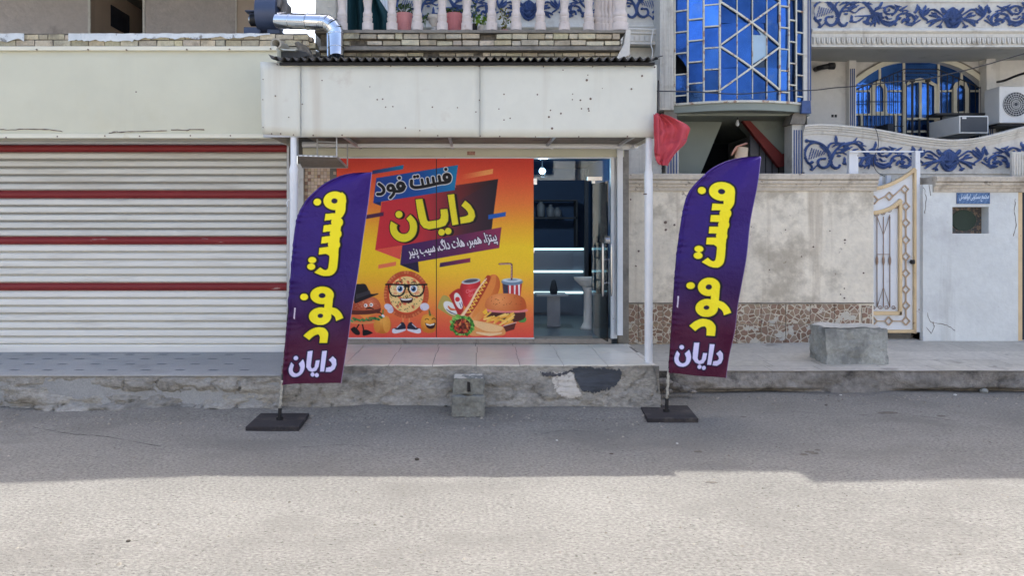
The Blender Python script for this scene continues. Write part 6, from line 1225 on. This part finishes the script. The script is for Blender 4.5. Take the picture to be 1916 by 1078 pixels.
xw0, xw1 = PX(1727, 11.0), 14.0; vx0, vx1, vy0, vy1 = PX(1782, 11), PX(1850, 11), PZ(437, 11), PZ(387, 11); zt_ = PZ(345, 11)
b = MB()
for q in ((xw0, vx0, .2, zt_), (vx1, PX(1905, 11), .2, zt_), (vx0, vx1, .2, vy0), (vx0, vx1, vy1, zt_)): b.box(q[0], q[1], 11.0, 11.25, q[2], q[3])
b.build('wall_body', m_wwall, ww)
b = MB(); b.box(PX(1722, 11.1), xw0, 11.08, 11.3, .2, PZ(332, 11.1)); b.build('rough_jamb', m_slab, ww)
b = MB(); b.sweep([(x_, 11.0, PZ(331, 10.9)+.004*nz(x_, 0, 0, 2)) for x_ in np.linspace(PX(1745, 11), 14, 40)], [(o_, u_*.9) for o_, u_ in cp]); b.build('coping', m_cope, ww, smooth=True, auto=30)
b = MB(); b.box(vx0-.02, vx1+.02, 11.16, 11.2, vy0-.02, vy1+.02); b.build('grille_back', mat('patterned dark panel', c3(74, 70, 68), .5, (26, .5), stain=(22, .5, .05, c3(140, 116, 92), .8), stain2=(16, .56, .05, c3(40, 66, 70), .8)), ww)
b = MB(); cx_, cz_ = (vx0+vx1)/2, (vy0+vy1)/2; b.ring([[Vector((cx_+r*.19*math.cos(t), 11.155-o_, cz_+r*.158*math.sin(t))) for t in np.linspace(0, 2*math.pi, 33)[:-1]] for r, o_ in ((1, 0), (.97, .006))]); 
for k in range(9): z_ = cz_-.13+.032*k; hw = .17*math.sqrt(max(.02, 1-((z_-cz_)/.158)**2)); b.box(cx_-hw, cx_+hw, 11.142, 11.149, z_-.010, z_+.010)
b.build('oval_louvre', mat('dark green louvre', c3(38, 58, 48), .5), ww)
b = MB(); xr0 = PX(1907, 11); b.box(xr0, xr0+.06, 11.02, 11.2, .3, PZ(360, 11)); b.box(xr0+.9, 14, 11, 11.25, .2, zt_); b.build('end_post', m_gold, ww)
b = MB(); b.box(xr0-.05, xr0+.0, 11.06, 11.2, .2, zt_-.02); b.box(xr0+.06, xr0+.9, 11.1, 11.15, .3, 2.6); b.build('dark_gap', m_dark, ww)
# street name plate
cvp = Canvas(1791, 361, 1852, 381, 7); cvp.fill((88, 118, 158))
cvp.C += 10*np.sin(cvp.X[..., None]*.9+cvp.Y[..., None]*.6)
PLT = '\uFEE3\uFEA0\uFE98\uFEE4\uFECA \uFEE3\uFEB4\uFB91\uFEEE\uFEE7\uFBFD \uFE8D\uFE91\uFEEE\uFE8D\uFEDF\uFED4\uFEC0\uFEDE'
draw_text(cvp, PLT[::-1], (1794, 377.5), (1848.5, 376.5), 14.5, (214, 228, 240), grow=.12, shear=.25)
for x, y in ((1793.5, 379), (1849.5, 379), (1793.5, 363), (1849.5, 363)): cvp.draw(('e', x, y, .9, .9), (40, 40, 44))
npl = empty('name_plate', tuple(P(1821, 381, 10.99)), 'small blue enamel plate with pale Persian writing above the grille opening', 'sign')
canvas_mesh(cvp, 'plate_face', m_print, npl, lambda X, Y: np.stack([(X-CX)*10.984/F, np.full(X.shape, 10.984), H+(CY-Y)*10.984/F], -1))
b = MB(); b.pbox(1790.6, 360.6, 1852.4, 381.4, 10.986, .012); b.build('plate', m_blue2, npl)
# cone capped lamp/vent on the stair side
cc = empty('clay_vent', tuple(P(1386, 300, 11.2)), 'beige tapered vent pipe with slanted lid above the garden wall, behind the right flag tip', 'vent')
b = MB(); b.tube([P(1382, 327, 11.2), P(1389, 276, 11.2)], [.105, .085], 22); b.build('pipe', mat('beige clay', c3(196, 176, 150), .8, (5, .1)), cc, smooth=True, auto=40)
b = MB(); b.ring([[P(1368, 291, 11.1), P(1371, 284, 11.12), P(1377, 274, 11.14), P(1397, 267, 11.16)], [P(1372, 289, 11.3), P(1378, 281, 11.3), P(1388, 274, 11.3), P(1399, 268, 11.3)]], closed=False, caps=False); b.build('lid', mat('pinkish clay', c3(190, 140, 120), .8, (5, .1)), cc, smooth=True, thick=.012)
# cement blocks
cb_ = empty('cement_block', (4.8, 9.7, .3), 'large grey cement seat block standing on the right pavement before the gate', 'concrete block')
def roughblock(x0, x1, y0, y1, z0, z1, amp, seed, n=26):
    b = MB(); cx, cy, cz = (x0+x1)/2, (y0+y1)/2, (z0+z1)/2
    def fix(p): p = Vector(p); d_ = (p-Vector((cx, cy, cz))); f = amp*(fbm(p.x, p.y, p.z+seed, 4)+.5*fbm(p.x, p.y, p.z+seed+3, 12)); return p+d_.normalized()*f
    b.grid(lambda u, v: fix((x0+(x1-x0)*u, y0, z0+(z1-z0)*v)), n, n); b.grid(lambda u, v: fix((x0+(x1-x0)*u, y0+(y1-y0)*v, z1)), n, n); b.grid(lambda u, v: fix((x0, y0+(y1-y0)*u, z0+(z1-z0)*v)), n, n); b.grid(lambda u, v: fix((x1, y0+(y1-y0)*u, z0+(z1-z0)*v)), n, n); b.grid(lambda u, v: fix((x0+(x1-x0)*u, y1, z0+(z1-z0)*v)), n, n)
    return b
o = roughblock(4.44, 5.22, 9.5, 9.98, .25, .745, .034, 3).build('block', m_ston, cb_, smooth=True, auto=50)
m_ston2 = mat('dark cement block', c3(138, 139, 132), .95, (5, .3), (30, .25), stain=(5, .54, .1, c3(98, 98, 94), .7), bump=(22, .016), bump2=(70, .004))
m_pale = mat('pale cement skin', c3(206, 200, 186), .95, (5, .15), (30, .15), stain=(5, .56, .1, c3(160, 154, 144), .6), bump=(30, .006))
b = MB(); b.grid(lambda u, v: (4.46+.74*u+.008*nz(u*9, v*9), 9.505+.46*v+.008*nz(v*9, u*9, 3), .751+.022*fbm(4.44+.78*u, 9.5+.48*v, .745+3, 4)+.004), 24, 16); b.build('pale_top', m_pale, cb_, smooth=True)  # paler sheet laid over the block top
b = MB(); b.grid(lambda u, v: (-.238+.306*u+.006*nz(u*9, v*9), 8.02+.235*v, .407+.006*nz(u*7, v*7)), 16, 10); b.build('pale_top', m_pale, None); ob_top = COL.objects[-1]
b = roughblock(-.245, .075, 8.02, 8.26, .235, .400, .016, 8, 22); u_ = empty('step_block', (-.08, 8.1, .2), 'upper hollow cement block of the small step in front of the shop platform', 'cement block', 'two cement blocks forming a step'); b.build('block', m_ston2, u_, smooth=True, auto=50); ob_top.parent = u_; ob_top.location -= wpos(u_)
b = MB(); b.box(-.094, -.062, 8.0, 8.03, .262, .372, .006); b.build('hollow_slot', m_black, u_)
b = roughblock(-.255, .085, 7.90, 8.03, .02, .232, .022, 15, 22); l_ = empty('step_block', (-.08, 7.9, 0), 'lower rough cement block sitting on the road under the shop step', 'cement block', 'two cement blocks forming a step'); b.build('block', m_ston2, l_, smooth=True, auto=50)
for i, (px, py, r, D_) in enumerate(((1243, 716, .07, 8.9), (1262, 722, .055, 8.95), (1281, 728, .05, 8.95), (1250, 733, .045, 8.85), (1296, 733, .035, 8.9))):
    q = P(px, py, D_); bb = MB(); bb.ring([[Vector((q.x+r*math.sin(t)*math.cos(a)*(1.3+.7*nz(a, t, i)), q.y+r*math.sin(t)*math.sin(a), q.z+r*.7*math.cos(t)*(1+.5*nz(t, a, i+3)))) for a in np.linspace(0, 2*math.pi, 11)[:-1]] for t in np.linspace(.05, 3.1, 7)]); tag(bb.build('rubble', m_kerb2), 'broken concrete lump in the rubble between the shop platform and right kerb', 'rubble', 'rubble at the corner of the shop platform')
b = MB()
for pts in ([(1735, 585), (1740, 600), (1748, 607), (1744, 622)], [(1745, 604), (1762, 606), (1778, 612), (1788, 620)], [(1733, 612), (1742, 624)], [(1900, 372), (1898, 395), (1902, 420), (1896, 441)], [(1728, 350), (1733, 372), (1730, 400)], [(1738, 345), (1742, 365)]):
    q = [P(x+random.uniform(-1, 1), y+random.uniform(-1, 1), 10.998) for x, y in catmull(pts, 5)]; b.tube(q, [random.uniform(.002, .007) for _ in q], 5)
b.build_parts('crack', mat('grey crack', c3(140, 134, 126), .95, (20, .3)), ww)
b = MB()
for x, y, r in ((1581, 449, 5), (1581, 455, 3), (1616, 511, 4), (1580, 540, 3), (1573, 551, 3), (1580, 558, 4), (1245, 416, 7), (1246, 430, 6), (1262, 421, 5), (1180, 373, 4), (1500, 480, 3), (1522, 462, 4), (1470, 430, 3), (1440, 505, 3), (1195, 470, 5), (1190, 498, 4), (1553, 432, 3)):
    c = P(x, y, 10.994); r *= .0032; ring = [c+Vector((r*math.cos(t)*(1+.5*nz(math.cos(t), math.sin(t), x)), 0, r*math.sin(t)*(1+.5*nz(math.sin(t), math.cos(t), y)))) for t in np.linspace(0, 2*math.pi, 12)[:-1]]; b.ring([ring, [p+Vector((0, .01, 0)) for p in ring]])
b.build_parts('chip', m_holes, gw)
m_ck = mat('crack filler', c3(62, 60, 58), .95, (20, .3))
def crack(pts, r=.006):
    b = MB(); q = []
    for x, y in catmull(pts, 6):
        D_ = F*H/(y-CY)
        for _ in range(3): D_ = F*(H-road_z(PX(x, D_), D_))/(y-CY)
        X_, Y_ = PX(x, D_)+random.uniform(-.01, .01), D_+random.uniform(-.012, .012); q.append((X_, Y_, road_z(X_, Y_)-r*.45))
    b.tube(q, [r*random.uniform(.5, 1.2) for _ in q], 5); b.build('road_crack', m_ck, cracks_)
cracks_ = empty('road_cracks', (0, 6, 0), kind='structure')
crack([(60, 800), (130, 812), (200, 818), (300, 836)]); crack([(1010, 812), (1060, 806), (1110, 808), (1140, 803)], .004);  crack([(1480, 770), (1580, 778), (1680, 775), (1800, 790)], .004); crack([(560, 838), (640, 832), (700, 838)], .004); 
# loose grit along the kerbs and over the road
b = MB(); qg = random.Random(11)
def grit(x, y, r):
    z = road_z(x, y); a0 = qg.uniform(0, 6); pts = [Vector((x+r*math.cos(a0+k*1.25)*qg.uniform(.7, 1.2), y+r*math.sin(a0+k*1.25)*qg.uniform(.7, 1.2), z)) for k in range(5)]; t_ = Vector((x, y, z+r*qg.uniform(.5, 1)))
    g = qg.uniform(.5, 1.35); b.col = (g, g*.99, g*.96)
    for k in range(5): b.poly([pts[k], pts[(k+1) % 5], t_])
for i in range(1500):
    x = qg.uniform(-7, 7.5); y = (7.98-abs(qg.gauss(0, .28))) if x < 2.05 else (9.0-abs(qg.gauss(0, .25))); grit(x, y, abs(qg.gauss(0, .006))+.004)
for i in range(900): grit(qg.uniform(-6, 7), qg.uniform(3.4, 8.6), abs(qg.gauss(0, .005))+.003)
tag(b.build('grit', mat('loose grit', c3(146, 140, 130), .95, vcol=True)), 'loose grit and dust crumbs scattered over the road and along the kerbs', 'grit', kind='stuff')
# rubble and litter on the road
def pebble(px, py, r, label, m, flat=.5, name='stone', cat='stone'):
    D_ = F*H/(py-CY)
    for _ in range(3): D_ = F*(H-road_z(PX(px, D_), D_))/(py-CY)
    x = PX(px, D_); zb_ = road_z(x, D_); b = MB(); sd_ = px
    b.ring([[Vector((x+r*math.sin(t)*math.cos(a)*(1+.3*nz(a, t, sd_)), D_+r*math.sin(t)*math.sin(a)*(1+.3*nz(a, t, sd_+3)), zb_+r*flat*(.6+math.cos(t)))) for a in np.linspace(0, 2*math.pi, 13)[:-1]] for t in np.linspace(.05, 3.1, 7)]); tag(b.build(name, m, smooth=False), label, cat, 'small stones and litter scattered on the road')
m_pw = mat('pale chip', c3(206, 204, 198), .9); m_pd = mat('dark clod', c3(74, 68, 60), .95, (30, .3)); m_br = mat('brown leaf scrap', c3(96, 82, 62), .95)
pebble(780, 861, .022, 'largest dark clod on the shaded road, left of centre near the sun line', m_pd); pebble(1841, 735, .045, 'grey stone at the foot of the right kerb near the right edge', m_ston, .8); pebble(1787, 740, .02, 'white chip on the road below the right kerb', m_pw); pebble(1573, 740, .014, 'small white chip below the kerb, under the cement seat block', m_pw)
pebble(1267, 831, .012, 'white speck on the shaded road below the right flag base', m_pw); pebble(1042, 825, .013, 'white chip on the shaded road below the shop step', m_pw, .4); pebble(1546, 759, .018, 'dark pebble on the road in front of the right kerb', m_pd, .3); pebble(834, 761, .02, 'flat black scrap beside the cement step blocks', m_pd, .3); pebble(240, 1014, .014, 'small dark pebble on the sunlit road at the lower left', m_pd, .5); pebble(1144, 850, .02, 'thin dark twig scrap on the shaded road, right of centre', m_pd, .15)
def stain(px, py, w_, h_, seed, col, label):
    b = MB(); D_ = F*H/(py-CY); x = PX(px, D_); ring = []
    for a in np.linspace(0, 2*math.pi, 40)[:-1]:
        r = 1+.45*nz(math.cos(a)*1.6, math.sin(a)*1.6, seed); X_, Y_ = x+w_*r*math.cos(a), D_+h_*r*math.sin(a); ring.append(Vector((X_, Y_, road_z(X_, Y_)+.003)))
    b.poly(ring); b.build('road_stain', col, tag_par)
tag_par = empty('road_stains', (3, 6, 0), kind='structure'); m_st = mat('oily stain', c3(104, 98, 90), .9, (20, .3))
for i, (x, y, w_, h_) in enumerate(((1505, 851, .045, .03), (1514, 846, .05, .028), (1524, 849, .04, .026), (1530, 843, .03, .02), (1306, 846, .04, .03), (1332, 903, .05, .02), (1391, 781, .035, .02), (1660, 774, .12, .05), (1762, 780, .05, .03))): stain(x, y, w_, h_, i*3.3, m_st, '')
# ------------------------------------------------------------------ grey apartment blocks behind
ap = empty('apartment_block', (-12, 18, 0), 'rough grey rendered apartment block at the far left with a deep window recess', 'building')
DA = 18.0
b = MB(); b.box(-16, PX(168, DA), DA, DA+8, 0, 9.3); b.ring([[(PX(270, DA), DA, z), (PX(442, DA), DA, z), (PX(442, DA+8), DA+8, z), (PX(270, DA+8), DA+8, z)] for z in (0, 9.3)]); b.build_parts('grey_wall', m_apt, ap, bevel=.02)
b = MB(); b.box(PX(168, DA), PX(270, DA)+.0, DA+3.0, DA+3.3, 0, 9.3); b.box(PX(168, DA)-.05, PX(168, DA)+.01, DA+.02, DA+3, 0, 9.3); b.ring([[(PX(442, DA), DA+.02, z), (PX(517, DA), DA+.02, z), (PX(512, DA+8), DA+8, z), (PX(446, DA+8), DA+8, z)] for z in (0, 9.3)]); b.build_parts('beige_wall', m_apt2, ap)
b = MB(); b.box(PX(165, DA), PX(168, DA)+.02, DA-.02, DA+.02, 3, 9.3); b.box(PX(269, DA)-.02, PX(271.5, DA), DA-.02, DA+.02, 3, 9.3); b.box(PX(441, DA), PX(443, DA), DA-.02, DA+.02, 3, 9.3); b.build_parts('corner_bead', m_trim, ap)
b = MB(); b.box(PX(168, DA)+.012, PX(168, DA)+.03, DA+1.0, DA+2.0, PZ(48, 19), PZ(8, 19)); b.build('side_window', m_dglass, ap)
wn = MB(); Dn = DA+2.98; wn.pbox(246, 33, 268, 55, Dn, .05)
fo = wn.build('window_frame', m_plast, ap)
b = MB(); b.pbox(250.5, 36, 256, 53, Dn-.015, .02); b.pbox(259, 36, 267, 53, Dn-.015, .02); b.build('window_pane', m_dglass, fo)
b = MB(); b.box(PX(168, DA), PX(270, DA), DA+.5, DA+3.1, PZ(-20, 19), PZ(-20, 19)+.15); b.build('balcony_slab', m_slab, ap)
# ------------------------------------------------------------------ added houses, unseen behind the camera, bouncing sunlight onto the shaded fronts
m_op = mat('sunlit cream render', c3(232, 222, 202), .9, (.8, .08)); m_op2 = mat('sunlit white render', c3(236, 232, 224), .9, (.8, .06))
for i, (x0, x1, h, m) in enumerate(((-26, -9.2, 6.2, m_op), (-9, 3.4, 5.2, m_op2), (3.6, 14, 6.6, m_op), (14.2, 28, 5.4, m_op2))):
    t = empty('added_facing_house', ((x0+x1)/2, -6, 0), ('two storey cream house across the street, at the far left', 'low white house straight across the street', 'tallest cream house across the street, right of the low white one', 'white house across the street at the far right')[i], 'house', 'houses across the street behind the photographer')
    b = MB(); b.box(x0, x1, -14, -6, 0, h); b.build('wall', m, t); b = MB(); b.box(x0-.1, x1+.1, -14.1, -5.9, h, h+.25); b.build('roof', m_slab, t)
    n = int((x1-x0)/3.2)
    for k in range(n):
        xx = x0+1.2+k*(x1-x0-2.4)/max(1, n-1)
        for z in (1.0, 3.9):
            if z+1.2 < h: b = MB(); b.box(xx-.45, xx+.45, -6.01, -5.97, z, z+1.2); b.build('window', m_dglass, t)
